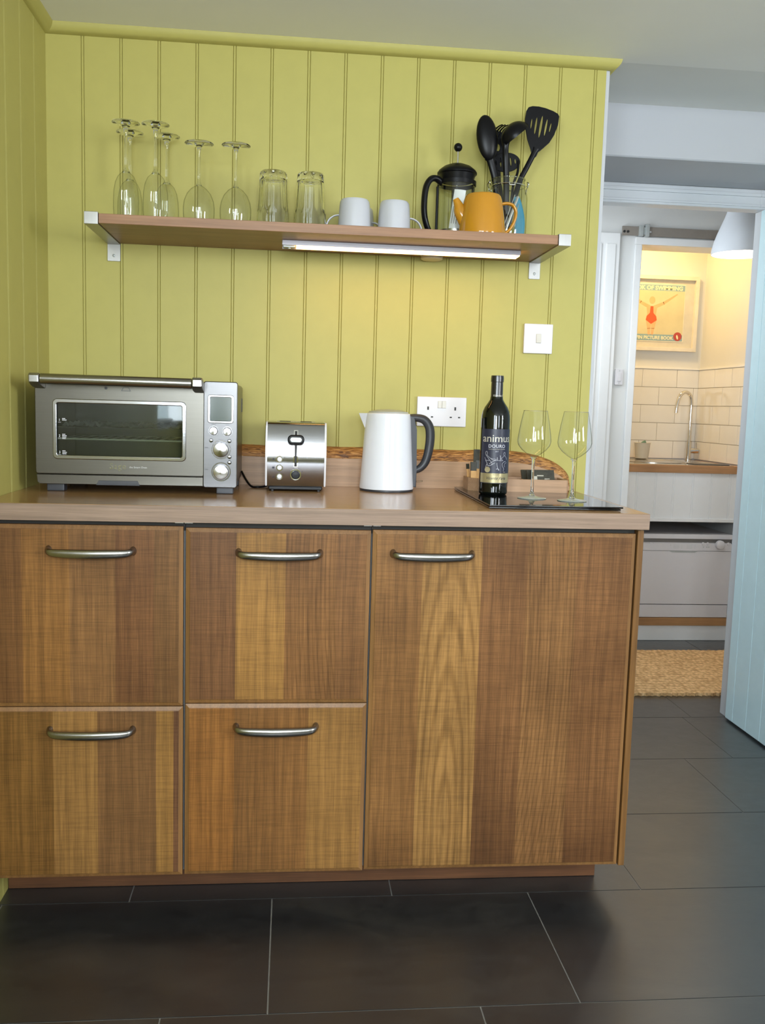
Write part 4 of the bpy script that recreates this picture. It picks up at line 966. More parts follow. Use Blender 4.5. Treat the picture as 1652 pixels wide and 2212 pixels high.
leaf('sugar_stick', 'kraft stick with dark tip standing against the tall sachet in the caddy', 'sachet', 'kraft', 0.009, 0.070, 0.004, (1.1120, -0.146, fz), 3, -0.3, None, 0.3)
for k, (x, y, dz, lab) in enumerate(((1.272, -0.118, 0.0105, 'rearmost of the fanned dark tea packets in the caddy'), (1.282, -0.134, 0.005, 'middle one of the fanned dark tea packets in the caddy'), (1.290, -0.150, 0.0, 'front dark tea packet with pale print in the caddy'))):
    q = leaf('tea_packet', lab, 'tea packet', 'card', 0.062, 0.052, 0.004, (x, y, fz), 30-k*4, 0.08, 'dark tea packets in the wooden caddy')
    if k == 2:
        R_ = Matrix.Rotation(math.radians(-22), 4, 'X')
        bm = B()
        for (xx, zz, w_, h_) in ((-0.022, 0.022, 0.010, 0.012), (-0.008, 0.034, 0.018, 0.003), (0.010, 0.026, 0.014, 0.002)): box(bm, xx-w_/2, xx+w_/2, -0.0024, -0.0021, zz, zz+h_)
        addmesh(bm, plate([[(0.006+0.016*math.cos(a)*(1+0.25*math.sin(3*a)), 0.018+0.007*math.sin(a)) for a in [PI*2*q_/18 for q_ in range(18)]]], 0.0003), Matrix.Translation((0, -0.0023, 0)))
        bmesh.ops.transform(bm, matrix=R_, verts=bm.verts[:]); obj('printed_pattern', bm, mat('pale_print', (0.45, 0.43, 0.36), 0.5), q, local=True, ang=0)
# ================================================================== ON THE SHELF
ST = 1.5456
fb = [(0.0262, 0.0), (0.0285, 0.014), (0.0300, 0.035), (0.0302, 0.055), (0.0290, 0.078), (0.0255, 0.098), (0.0190, 0.113), (0.0100, 0.1215), (0.0001, 0.1240)]
fs_ = [(0.0001, 0.1205), (0.0095, 0.1225), (0.0060, 0.1290), (0.0042, 0.140), (0.0036, 0.170), (0.0040, 0.205), (0.0060, 0.2240), (0.0100, 0.2295), (0.0001, 0.2300)]
ff = [(0.0001, 0.2280), (0.0110, 0.2295), (0.0240, 0.2335), (0.0322, 0.2355), (0.0330, 0.2370), (0.0322, 0.2385), (0.0001, 0.2385)]
f1 = goblet('champagne_flute', 'upturned champagne flute at the front left end of the shelf', 'champagne flute', fb, fs_, ff, 'upturned champagne flutes on the shelf', (0.2225, -0.150, ST))
dup(f1, (0.2180, -0.068, ST), 'upturned champagne flute behind the leftmost front one')
dup(f1, (0.2925, -0.150, ST), 'upturned champagne flute, second from the left at the front')
dup(f1, (0.3060, -0.052, ST), 'upturned champagne flute behind the second front one')
gb = [(0.0330, 0.0), (0.0355, 0.012), (0.0378, 0.030), (0.0380, 0.048), (0.0355, 0.064), (0.0290, 0.080), (0.0190, 0.092), (0.0080, 0.0995), (0.0001, 0.101)]
gs_ = [(0.0001, 0.0985), (0.0070, 0.1000), (0.0042, 0.107), (0.0032, 0.120), (0.0030, 0.150), (0.0034, 0.180), (0.0060, 0.1900), (0.0085, 0.1932), (0.0001, 0.1935)]
gf = [(0.0001, 0.1920), (0.0090, 0.1930), (0.0220, 0.1955), (0.0340, 0.1975), (0.0348, 0.1985), (0.0340, 0.1995), (0.0001, 0.1988)]
w1 = goblet('wine_glass', 'upturned wine glass next to the champagne flutes on the shelf', 'wine glass', gb, gs_, gf, 'upturned wine glasses on the shelf', (0.3960, -0.150, ST))
dup(w1, (0.4845, -0.150, ST), 'upturned wine glass just left of the tumblers on the shelf')
# faceted tumblers, mouth down
def fac(a, z):
    s = max(0.0, min(1.0, (z-0.046)/0.012))*max(0.0, min(1.0, (0.137-z)/0.006))
    return 1 - 0.05*s*abs(math.sin(a*5.0))**1.3*1.0
t1 = thing('tumbler', 'faceted glass tumbler standing upside down, left one of the pair', 'tumbler', (0.5755, -0.150, ST), 0, 'upturned tumblers on the shelf')
bm = B()
lathe(bm, [(0.0392, 0.0), (0.0408, 0.0012), (0.0402, 0.020), (0.0392, 0.044), (0.0378, 0.048), (0.0372, 0.058), (0.0335, 0.130), (0.0328, 0.137), (0.0300, 0.1415), (0.0001, 0.1415)], 80, mod=fac)
lathe(bm, [(0.0392, 0.0), (0.0378, 0.0012), (0.0366, 0.044), (0.0348, 0.056), (0.0300, 0.118), (0.0260, 0.124), (0.0001, 0.125)], 80)
bmesh.ops.remove_doubles(bm, verts=bm.verts[:], dist=0.00005)
obj('glass_body', bm, M['glass'], t1, local=True, ang=35)
dup(t1, (0.6665, -0.150, ST), 'faceted glass tumbler standing upside down, beside the left mug', 0.2)
# mugs, mouth down
mg = thing('mug', 'upturned white mug with its handle to the left, beside the tumblers', 'mug', (0.7765, -0.150, ST), PI, 'upturned white mugs on the shelf')
bm = B(); lathe(bm, [(0.0408, 0.0), (0.0412, 0.003), (0.0395, 0.045), (0.0378, 0.070), (0.0365, 0.0795), (0.0330, 0.0845), (0.0290, 0.0850), (0.0285, 0.0835), (0.0001, 0.0835)], 56)
lathe(bm, [(0.0408, 0.0), (0.0385, 0.001), (0.0370, 0.045), (0.0345, 0.076), (0.0001, 0.079)], 56)
bmesh.ops.remove_doubles(bm, verts=bm.verts[:], dist=0.00005); obj('mug_body', bm, M['mug'], mg, local=True)
bm = B(); tube(bm, smooth_path([(0.038, 0, 0.047), (0.050, 0, 0.0445), (0.0620, 0, 0.036), (0.0690, 0, 0.022), (0.0700, 0, 0.010), (0.066, 0, 0.004), (0.052, 0, 0.0035), (0.0385, 0, 0.0055)], 6), 0.0024, 10, 0.0055, upv=(0, 0, 1)); obj('handle', bm, M['mug'], mg, local=True)
dup(mg, (0.8755, -0.150, ST), 'upturned white mug with its handle to the right, beside the cafetiere', 0.0)
dup(mg, (0.7930, -0.055, ST), 'upturned white mug hidden behind the front left mug', -0.5)
# ---- cafetiere
cf = thing('cafetiere', 'glass cafetiere with black frame, lid and plunger knob, behind the teapot', 'cafetiere', (1.040, -0.090, ST))
c0 = (1.040, -0.090, ST); yb_ = c0[1]
bm = B(); lathe(bm, [(0.0465, 0.006), (0.0465, 0.150)], 56, c=c0); obj('glass_beaker', bm, M['thin_jar'], cf, ang=60)
bm = B(); lathe(bm, [(0.0400, 0.155), (0.0420, 0.156), (0.0470, 0.1715), (0.0505, 0.1735), (0.0508, 0.1765), (0.0470, 0.1825), (0.035, 0.1920), (0.018, 0.1985), (0.006, 0.2005), (0.0001, 0.2010)], 56, c=c0)
lathe(bm, [(0.0400, 0.155), (0.0001, 0.155)], 56, c=c0); bmesh.ops.remove_doubles(bm, verts=bm.verts[:], dist=0.00005)
lid = obj('lid', bm, M['black'], cf)
bm = B(); cyl(bm, (c0[0], yb_, ST+0.030), (c0[0], yb_, ST+0.232), 0.0024, 12); obj('plunger_rod', bm, M['chrome'], cf)
bm = B(); bmesh.ops.create_uvsphere(bm, u_segments=24, v_segments=16, radius=0.0108, matrix=Matrix.Translation((c0[0], yb_, ST+0.2405))); obj('plunger_knob', bm, M['black'], cf)
bm = B(); lathe(bm, [(0.0001, 0.032), (0.0455, 0.032), (0.0455, 0.024), (0.0440, 0.022), (0.0001, 0.022)], 48, c=c0); obj('plunger_disc', bm, M['steel_v'], cf)
bm = B()
lathe(bm, [(0.0472, 0.145), (0.0496, 0.145), (0.0498, 0.155), (0.0472, 0.155)], 56, c=c0)
lathe(bm, [(0.0472, 0.0), (0.0520, 0.0), (0.0520, 0.010), (0.0472, 0.014)], 56, c=c0); lathe(bm, [(0.0001, 0.002), (0.0475, 0.002), (0.0475, 0.006), (0.0001, 0.006)], 48, c=c0)
for a in (20, 160, 270, 90):
    x, y = c0[0]+0.0492*math.cos(math.radians(a)), yb_+0.0492*math.sin(math.radians(a))
    if a != 270: tube(bm, [(x, y, ST+0.004), (x, y, ST+0.145)], 0.0038, 8, 0.0020)
obj('frame', bm, M['black'], cf)
bm = B(); a_ = math.radians(200); ux, uy = math.cos(a_), math.sin(a_)
Q = lambda d, z: (c0[0]+ux*d, yb_+uy*d, ST+z)
tube(bm, smooth_path([Q(0.044, 0.147), Q(0.060, 0.156), Q(0.076, 0.152), Q(0.0875, 0.134), Q(0.092, 0.105), Q(0.0915, 0.070), Q(0.084, 0.040), Q(0.068, 0.014), Q(0.050, 0.003)], 7), lambda s: 0.0085-0.0022*s, 12, 0.0095, upv=(0, 0, 1)); obj('handle', bm, M['black'], cf)
bm = B(); lathe(bm, [(0.0425, 0.028), (0.0429, 0.028), (0.0429, 0.127), (0.0425, 0.127)], 16, c=c0, arc=(math.radians(232), math.radians(272)), M=Matrix.Rotation(math.radians(7), 3, 'Y'))
tg = obj('paper_tag', bm, M['paper'], cf, label='folded white printed paper slip inside the glass', ang=0)
bm = B()
for k in range(3):
    r_ = 0.0432; a = math.radians(238+k*8)
    for j in range(9): z = 0.045+j*0.0065
    lathe(bm, [(r_, 0.042), (r_+0.0001, 0.042), (r_+0.0001, 0.085-k*0.012), (r_, 0.085-k*0.012)], 2, c=c0, arc=(a, a+0.028), M=Matrix.Rotation(math.radians(7), 3, 'Y'))
obj('printed_lines', bm, M['ink'], tg, ang=0)
bm = B(); lathe(bm, [(0.0425, 0.060), (0.0429, 0.060), (0.0429, 0.118), (0.0425, 0.118)], 12, c=c0, arc=(math.radians(286), math.radians(318)), M=Matrix.Rotation(math.radians(12), 3, 'Y')); obj('paper_tag', bm, M['paper'], cf, ang=0)
# ---- teapot
tp = thing('teapot', 'small mustard yellow teapot at the front of the shelf', 'teapot', (1.0870, -0.205, ST)); c0 = (1.0870, -0.205, ST)
bm = B(); lathe(bm, [(0.0001, 0.0), (0.0540, 0.0), (0.0575, 0.002), (0.0580, 0.007), (0.0540, 0.045), (0.0475, 0.084), (0.0445, 0.0945), (0.0420, 0.0985), (0.0395, 0.0995), (0.0380, 0.0980), (0.0370, 0.090), (0.0001, 0.088)], 64, c=c0); obj('pot_body', bm, M['mustard'], tp)
bm = B(); lathe(bm, [(0.0375, 0.0955), (0.0370, 0.0990), (0.030, 0.1005), (0.0001, 0.1015)], 48, c=c0); obj('lid', bm, M['mustard'], tp)
bm = B()
sp_ = smooth_path([(c0[0]-0.0360, c0[1], ST+0.036), (c0[0]-0.0540, c0[1], ST+0.058), (c0[0]-0.0600, c0[1], ST+0.072), (c0[0]-0.0680, c0[1], ST+0.0880)], 6)
tube(bm, sp_, lambda s: 0.0250-0.0180*s**0.75, 20, lambda s: 0.0170-0.0105*s, upv=(0.6, 0, 0.8)); obj('spout', bm, M['mustard'], tp)
bm = B()
tube(bm, smooth_path([(c0[0]+0.0435, c0[1], ST+0.0800), (c0[0]+0.060, c0[1], ST+0.0830), (c0[0]+0.0750, c0[1], ST+0.0790), (c0[0]+0.0830, c0[1], ST+0.0640), (c0[0]+0.0800, c0[1], ST+0.042), (c0[0]+0.0680, c0[1], ST+0.020), (c0[0]+0.0540, c0[1], ST+0.010)], 7), 0.0040, 14, 0.0065, upv=(0, 0, 1)); obj('handle', bm, M['mustard'], tp)
# ---- clip-top jar of utensils
JX, JY = 1.1740, -0.090; c0 = (JX, JY, ST)
jr = thing('glass_jar', 'clear clip-top glass jar holding the cooking utensils, behind the teapot', 'jar', c0)
bm = B(); lathe(bm, [(0.0465, 0.001), (0.0495, 0.004), (0.0505, 0.012), (0.0505, 0.118), (0.0490, 0.130), (0.0440, 0.141), (0.0420, 0.147), (0.0420, 0.165), (0.0405, 0.1685)], 64, c=c0); obj('jar_wall', bm, M['thin_jar'], jr, ang=60)
bm = B(); lathe(bm, [(0.0001, 0.0005), (0.0465, 0.0005), (0.048, 0.003), (0.0465, 0.006), (0.0001, 0.006)], 48, c=c0); obj('jar_base', bm, M['glass'], jr)
bm = B(); tube(bm, [(JX+0.0420*math.cos(a), JY+0.0420*math.sin(a), ST+0.1665) for a in [2*PI*k/40 for k in range(40)]], 0.0022, 8, closed=True); obj('rim', bm, M['thin_jar'], jr, ang=60)
bm = B(); ring = [(JX+0.0440*math.cos(a), JY+0.0440*math.sin(a), ST+0.1500) for a in [2*PI*k/40 for k in range(40)]]; tube(bm, ring, 0.0012, 8, closed=True)
for s in (-1, 1):
    x = JX+s*0.0465
    tube(bm, smooth_path([(x, JY-0.008, ST+0.150), (x+s*0.005, JY-0.010, ST+0.158), (x+s*0.002, JY-0.004, ST+0.162), (x+s*0.006, JY+0.004, ST+0.154), (x+s*0.001, JY+0.006, ST+0.140), (x-s*0.001, JY-0.006, ST+0.132), (x, JY-0.009, ST+0.145)], 5), 0.0013, 8)
for dx in (-0.007, 0.007): cyl(bm, (JX+dx, JY-0.0445, ST+0.146), (JX+dx, JY-0.0445, ST+0.153), 0.0014, 8)
box(bm, JX-0.007, JX+0.007, JY-0.0465, JY-0.0440, ST+0.1435, ST+0.1470, 0.0006, 1)
obj('wire_clip', bm, M['chrome'], jr)
# utensils: each authored in the plane facing the room, then leaned
def rod(bm, pts, r, r2=None, n=6): tube(bm, smooth_path(pts, n), r, 12, r2, upv=(1, 0, 0))
def bowl3(bm, a, b_, dep, th, n=10, seg=32):
    prof = [(math.sin(PI/2*k/n), -math.cos(PI/2*k/n)) for k in range(n+1)]
    outs = [(max(r, 1e-4), z) for r, z in prof]
    s0 = len(bm.verts)
    lathe(bm, [(r, z*dep) for r, z in outs] + [(r*0.94, z*dep*0.9+0.0) for r, z in reversed(outs)], seg)
    return bm
# solid spoon (back of the bowl towards the room)
sx, sz = 1.112, 1.811
us = thing('serving_spoon', 'large black solid serving spoon leaning left in the glass jar', 'spoon', (1.165, -0.085, ST+0.008))
bm = B(); bowl3(bm, 1, 1, 0.5, 0.1)
Ms = Matrix.Translation((sx, -0.100, sz)) @ Matrix.Rotation(math.radians(-9), 4, 'Y') @ Matrix.Diagonal((0.0272, 1, 0.0560, 1)) @ Matrix.Rotation(PI/2, 4, 'X').inverted() @ Matrix.Diagonal((1, 1, 0.030, 1))
bmesh.ops.transform(bm, matrix=Ms, verts=bm.verts[:]); obj('spoon_bowl', bm, M['black'], us)
bm = B(); rod(bm, [(1.121, -0.098, 1.764), (1.130, -0.094, 1.742), (1.139, -0.092, 1.713), (1.148, -0.090, 1.655), (1.157, -0.090, 1.56)], lambda s: 0.0100-0.0012*s+0.004*math.exp(-(s/0.06)**2), 0.0052); obj('handle', bm, M['black'], us)
# ladle
ul = thing('ladle', 'black ladle with its cup tipped to the right, between the spoon and the turner', 'ladle', (1.168, -0.105, ST+0.008))
bm = B(); bowl3(bm, 1, 1, 1, 0.1)
rd = Vector((0.76, 0, 0.65)); ax = Vector((0.62, 0.10, -0.72)).normalized(); ax = (ax - rd*ax.dot(rd)).normalized(); bi = ax.cross(rd)
Mr = Matrix((rd, bi, ax)).transposed().to_4x4()
Ml = Matrix.Translation((1.184, -0.112, 1.815)) @ Mr @ Matrix.Diagonal((0.0400, 0.0370, 0.034, 1))
bmesh.ops.transform(bm, matrix=Ml, verts=bm.verts[:]); obj('ladle_cup', bm, M['black'], ul)
bm = B(); rod(bm, [(1.162, -0.118, 1.806), (1.157, -0.118, 1.788), (1.160, -0.110, 1.760), (1.165, -0.104, 1.713), (1.168, -0.100, 1.650), (1.170, -0.098, 1.56)], 0.0078, 0.0052); obj('handle', bm, M['black'], ul)
# spaghetti server, mostly hidden behind the spoon and ladle
up_ = thing('pasta_server', 'black pasta server with curled prongs behind the ladle', 'pasta server', (1.160, -0.062, ST+0.008))
bm = B(); addmesh(bm, plate([[(1.158+0.020*math.cos(a), 1.800+0.040*math.sin(a)) for a in [2*PI*k/28 for k in range(28)]], [(1.158+0.006*math.cos(a), 1.800+0.010*math.sin(a)) for a in [2*PI*k/16 for k in range(16)]]], 0.004, 0.001, 2), Matrix.Translation((-0.008, -0.058, 0))); hh = obj('server_head', bm, M['black'], up_)
for k in range(5):
    x = 1.134+k*0.0075; bm = B(); tube(bm, smooth_path([(x, -0.058, 1.820+0.006*math.sin(k*0.9)), (x+0.004, -0.062, 1.840), (x+0.012, -0.074, 1.848), (x+0.020, -0.084, 1.850)], 5), lambda s: 0.0028-0.0014*s, 8); obj('prong', bm, M['black'], up_)
bm = B(); rod(bm, [(1.150, -0.058, 1.765), (1.155, -0.060, 1.70), (1.160, -0.062, 1.56)], 0.007, 0.004); obj('handle', bm, M['black'], up_)
# slotted masher
um = thing('potato_masher', 'small black slotted masher low in the middle of the jar', 'masher', (1.180, -0.070, ST+0.008))
ce = (1.1715, 1.763)
def el(cx_, cz_, a_, b_2, rot=0, n=32):
    out = []
    for k in range(n):
        q = 2*PI*k/n; x, z = a_*math.cos(q), b_2*math.sin(q); out.append((cx_+x*math.cos(rot)-z*math.sin(rot), cz_+x*math.sin(rot)+z*math.cos(rot)))
    return out
outl = [el(*ce, 0.0365, 0.0235, 0.10)] + [el(ce[0]+dx, ce[1]+0.001+0.1*dx, 0.0028, h_, 0.12, 14) for dx, h_ in ((-0.0265, 0.008), (-0.014, 0.014), (-0.0005, 0.016), (0.0125, 0.0125), (0.0245, 0.007))]
bm = frombm(plate(outl, 0.004, 0.0011, 2)); bmesh.ops.transform(bm, matrix=Matrix.Translation((0, -0.062, 0)), verts=bm.verts[:]); obj('masher_plate', bm, M['black'], um)
for s, xx in ((-1, ce[0]-0.033), (1, ce[0]+0.033)):
    bm = B(); rod(bm, [(xx, -0.064, ce[1]+0.006), (xx-s*0.002, -0.066, ce[1]-0.025), (ce[0]+s*0.016+0.004, -0.068, 1.700), (ce[0]+s*0.010+0.006, -0.070, 1.62), (ce[0]+0.008+s*0.006, -0.070, 1.56)], 0.0034, 0.0026); obj('masher_arm', bm, M['black'], um)
# slotted turner
ut = thing('slotted_turner', 'large black slotted turner leaning to the right in the jar', 'turner', (1.186, -0.088, ST+0.008))
ol = [(1.229, 1.778), (1.2245, 1.792), (1.2165, 1.812), (1.2095, 1.842), (1.2085, 1.860), (1.2110, 1.880), (1.2165, 1.8895), (1.2260, 1.8925), (1.2420, 1.8925), (1.2600, 1.8895), (1.2800, 1.8835), (1.2925, 1.8775), (1.2960, 1.8715), (1.2935, 1.8500), (1.2850, 1.8260), (1.2730, 1.8060), (1.2570, 1.7910), (1.2450, 1.7810), (1.2400, 1.7700), (1.2330, 1.7640)]
slots = [el(1.2248, 1.8500, 0.0026, 0.0135, -0.10, 16), el(1.2365, 1.8455, 0.0034, 0.0225, -0.12, 18), el(1.2495, 1.8440, 0.0040, 0.0290, -0.14, 18), el(1.2630, 1.8430, 0.0034, 0.0225, -0.16, 18), el(1.2745, 1.8430, 0.0026, 0.0130, -0.20, 16)]
bm = frombm(plate([ol]+slots, 0.0035, 0.001, 2)); bmesh.ops.transform(bm, matrix=Matrix.Translation((0.003, -0.088, 0.005)), verts=bm.verts[:]); obj('turner_blade', bm, M['black'], ut)
bm = B(); rod(bm, [(1.2435, -0.088, 1.795), (1.2340, -0.088, 1.7740), (1.2215, -0.088, 1.748), (1.2050, -0.088, 1.7130), (1.190, -0.092, 1.660), (1.172, -0.088, 1.56)], lambda s: 0.0068+0.003*math.exp(-(s/0.08)**2), 0.0045); obj('handle', bm, M['black'], ut)
# blue spatula handle and steel tool, head down in the jar
bm = B(); tube(bm, smooth_path([(1.200, -0.110, 1.556), (1.205, -0.108, 1.600), (1.200, -0.106, 1.640), (1.193, -0.104, 1.668)], 6), lambda s: 0.0135-0.006*s*s, 14, 0.005, upv=(1, 0, 0))
single('silicone_spatula', bm, mat('blue_silicone', (0.03, 0.24, 0.38), 0.45), 'blue silicone spatula standing head down inside the glass jar', 'spatula', (1.200, -0.108, 1.556))
bm = B(); tube(bm, [(1.158, -0.118, 1.560), (1.196, -0.112, 1.668)], 0.0034, 10, 0.0016, upv=(1, 0, 0)); tube(bm, [(1.172, -0.120, 1.560), (1.1985, -0.114, 1.650)], 0.0012, 8); tube(bm, [(1.150, -0.116, 1.560), (1.188, -0.110, 1.672)], 0.0012, 8)
single('steel_whisk', bm, M['chrome'], 'thin shiny steel utensil slanting inside the glass jar', 'whisk', (1.17, -0.116, 1.560))

# ================================================================== HALL AND NICHE
# pendant
pc = (2.4370, 1.200, 0)
M['pend'] = mat('pendant_pale_grey', (0.62, 0.65, 0.70), 0.5, var=0.01)
pd = thing('pendant_lamp', 'pale grey bell shaped pendant lamp, lit, in the hallway', 'lamp', (2.437, 1.2, 2.30))
bm = B(); prf = [(0.1140, 1.7820), (0.1130, 1.800), (0.1060, 1.830), (0.0960, 1.860), (0.0820, 1.895), (0.0700, 1.925), (0.0600, 1.955), (0.0520, 1.985), (0.0460, 2.015), (0.0420, 2.035), (0.0300, 2.045), (0.0001, 2.048)]
lathe(bm, prf, 56, c=pc); obj('lamp_shade', bm, M['pend'], pd)
bm = B(); lathe(bm, [(r-0.0025, z) for r, z in prf[:-3]] , 56, c=pc); obj('shade_lining', bm, mat('white_lining', (0.85, 0.85, 0.84), 0.5), pd)
bm = B(); tube(bm, [(pc[0]+0.1127*math.cos(a), pc[1]+0.1127*math.sin(a), 1.782) for a in [2*PI*k/56 for k in range(56)]], 0.0014, 6, closed=True); obj('shade_rim', bm, M['pend'], pd)
bm = B(); cyl(bm, (pc[0], pc[1], 2.04), (pc[0], pc[1], 2.30), 0.003, 10); obj('flex', bm, M['white_plastic'], pd)
bm = B(); bmesh.ops.create_uvsphere(bm, u_segments=32, v_segments=20, radius=0.045, matrix=Matrix.Translation((pc[0], pc[1], 1.845))); obj('bulb', bm, glow('bulb_glow', (1.0, 0.88, 0.72), 85.0), pd)
# sliding rail above the niche
rl = thing('sliding_door_rail', 'grey brown metal rail fixed above the lit niche opening', 'rail', (2.5, 1.66, 1.94))
bm = B(); box(bm, 2.0925, 2.93, 1.640, 1.6475, 1.921, 1.961, 0.001, 1); obj('rail_bar', bm, mat('taupe_metal', (0.30, 0.27, 0.24), 0.4, 0.3), rl)
for x in (2.1015, 2.118):
    bm = B(); cyl(bm, (x, 1.6402, 1.937), (x, 1.6375, 1.937), 0.0055, 16); obj('bolt', bm, M['matt_black'], rl)
bm = B(); box(bm, 2.098, 2.122, 1.647, 1.6602, 1.928, 1.946); obj('standoff', bm, M['grey_metal'], rl)
bm = B(); box(bm, 2.168, 2.188, 1.628, 1.655, 1.918, 1.966, 0.003, 2); box(bm, 2.188, 2.200, 1.632, 1.650, 1.925, 1.958, 0.002, 1); box(bm, 2.196, 2.214, 1.624, 1.655, 1.916, 1.972, 0.003, 2)
st_ = obj('end_stop', bm, M['grey_metal'], rl)
bm = B(); cyl(bm, (2.2215, 1.6402, 1.939), (2.2215, 1.6365, 1.939), 0.0045, 14); obj('bolt', bm, M['chrome'], rl)
# picture
pf = thing('framed_picture', 'cream framed swimming poster above the tiled wall of the niche', 'picture', (2.62, 2.46, 1.47))
PX0, PX1, PZ0, PZ1 = 2.335, 2.8215, 1.4705, 1.8700
bm = frombm(plate([[(PX0, PZ0), (PX1, PZ0), (PX1, PZ1), (PX0, PZ1)], [(PX0+0.018, PZ0+0.018), (PX1-0.018, PZ0+0.018), (PX1-0.018, PZ1-0.018), (PX0+0.018, PZ1-0.018)]], 0.026, 0.0012, 1))
bmesh.ops.transform(bm, matrix=Matrix.Translation((0, 2.4465, 0)), verts=bm.verts[:]); obj('frame', bm, mat('cream_frame', (0.74, 0.70, 0.62), 0.4), pf)
bm = B(); box(bm, PX0+0.016, PX1-0.016, 2.452, 2.4575, PZ0+0.016, PZ1-0.016); obj('mount_board', bm, mat('mount_board', (0.60, 0.58, 0.52), 0.7), pf)
bx0, bx1, bz0, bz1 = 2.402, 2.752, 1.520, 1.828
bm = B(); box(bm, bx0, bx1, 2.4500, 2.4522, bz0, bz1); po = obj('poster_border', bm, mat('poster_border', (0.74, 0.70, 0.58), 0.6), pf)
flat = lambda poly, y: (lambda bm: (prism(bm, poly, 'y', y, y+0.0006), bm)[1])(B())
rc = lambda a, b_, c_, d_: [(a, c_), (b_, c_), (b_, d_), (a, d_)]
obj('poster_ground', flat(rc(bx0+0.005, bx1-0.005, bz0+0.038, bz1-0.036), 2.4492), mat('poster_yellow', (0.60, 0.55, 0.36), 0.6, var=0.08, vs=(9, 9, 9)), po, ang=0)
mb = mat('poster_blue', (0.24, 0.38, 0.45), 0.6)
obj('title_band', flat(rc(bx0+0.005, bx1-0.005, bz1-0.036, bz1-0.005), 2.4492), mb, po, ang=0)
obj('title_band', flat(rc(bx0+0.005, bx1-0.005, bz0+0.005, bz0+0.038), 2.4492), mb, po, ang=0)
mp_ = mat('poster_print_cream', (0.78, 0.74, 0.52), 0.6)
me = text_mesh('BOOK OF SWIMMING', 0.0300, 0.0001, align='RIGHT', bold=0.0011, spacing=1.0, xs=1.02); me.transform(Matrix.Translation((bx1-0.017, 2.4488, bz1-0.0315))); obj('title_lettering', me, mp_, po, ang=0)
me = text_mesh('PUFFIN PICTURE BOOK', 0.0250, 0.0001, align='RIGHT', bold=0.0009, xs=0.94); me.transform(Matrix.Translation((bx1-0.058, 2.4488, bz0+0.0120))); obj('title_lettering', me, mp_, po, ang=0)
obj('round_badge', flat(el(bx1-0.032, bz0+0.0295, 0.0235, 0.0235), 2.4486), mat('badge_red', (0.42, 0.06, 0.05), 0.6), po, ang=0)
obj('badge_mark', flat(el(bx1-0.034, bz0+0.026, 0.0050, 0.0125, 0.25), 2.4482), mp_, po, ang=0)
# plain stand-in figure: a swimmer with spread arms
bm = B(); fx, fz_ = 2.5665, 1.738; y_ = 2.4488
def bar(p, q, w0, w1):
    d = Vector((q[0]-p[0], q[1]-p[1])).normalized(); n_ = Vector((-d.y, d.x))
    prism(bm, [(p[0]+n_.x*w0, p[1]+n_.y*w0), (p[0]-n_.x*w0, p[1]-n_.y*w0), (q[0]-n_.x*w1, q[1]-n_.y*w1), (q[0]+n_.x*w1, q[1]+n_.y*w1)], 'y', y_, y_+0.0004)
prism(bm, el(fx, fz_+0.002, 0.0165, 0.0200), 'y', y_, y_+0.0004)
bar((fx+0.012, fz_-0.036), (fx+0.066, fz_-0.012), 0.0095, 0.0075); bar((fx+0.064, fz_-0.013), (fx+0.140, fz_+0.038), 0.0075, 0.0035)
bar((fx-0.012, fz_-0.036), (fx-0.066, fz_-0.010), 0.0095, 0.0075); bar((fx-0.064, fz_-0.011), (fx-0.130, fz_+0.040), 0.0075, 0.0035)
prism(bm, [(fx-0.030, fz_-0.032), (fx+0.030, fz_-0.032), (fx+0.025, fz_-0.072), (fx+0.029, fz_-0.100), (fx-0.029, fz_-0.100), (fx-0.025, fz_-0.072)], 'y', y_+0.0001, y_+0.0004)
for s in (-1, 1): bar((fx+s*0.0160, fz_-0.096), (fx+s*0.0110, fz_-0.150), 0.0155, 0.0090); bar((fx+s*0.0110, fz_-0.148), (fx+s*0.0090, fz_-0.182), 0.0085, 0.0060)
obj('figure_skin', bm, mat('poster_skin', (0.72, 0.42, 0.22), 0.6), po, ang=0)
obj('figure_swimsuit', flat([(fx-0.008, fz_-0.030), (fx+0.008, fz_-0.030), (fx+0.010, fz_-0.066), (fx+0.027, fz_-0.084), (fx+0.031, fz_-0.104), (fx+0.002, fz_-0.124), (fx-0.002, fz_-0.124), (fx-0.031, fz_-0.104), (fx-0.027, fz_-0.084), (fx-0.010, fz_-0.066)], 2.4484), mat('poster_red', (0.62, 0.10, 0.03), 0.6), po, ang=0)
# sink unit: counter, apron panel, side cheek and plinth
sc = thing('sink_counter', 'wood edged counter with a steel sink in the lit niche', 'counter', (2.45, 2.15, 0.842))
bm = B(); box(bm, 2.041, 2.855, 1.862, 2.4475, 0.8425, 0.8790, 0.001, 1); obj('counter_top', bm, wood('niche_counter_wood', [(-3, sr(176, 132, 92))], -3, 3, 'X', 0.4, 1, 0, 0.12), sc)
bm = B(); box(bm, 2.060, 2.815, 1.885, 2.42, 0.8790, 0.8815, 0.0008, 1)
lathe(bm, [(0.185, 0.0), (0.185, 0.004), (0.176, 0.0055), (0.168, 0.0035), (0.165, -0.0), (0.0001, 0.0)], 56, c=(2.50, 2.17, 0.8805), M=Matrix.Diagonal((1, 1.05, 1)))
obj('steel_sink', bm, mat('sink_steel', (0.55, 0.53, 0.50), 0.2, 1.0), sc)
bm = B(); box(bm, 2.62, 2.80, 1.90, 2.0, 0.8816, 0.8850, 0.001, 1); obj('drip_tray', bm, M['dark_grey'], sc)
ap = thing('apron_panel', 'white beaded panel below the niche counter', 'panel', (2.45, 1.90, 0.6))
gr = [2.415-0.0955, 2.415, 2.507, 2.606, 2.701, 2.797]
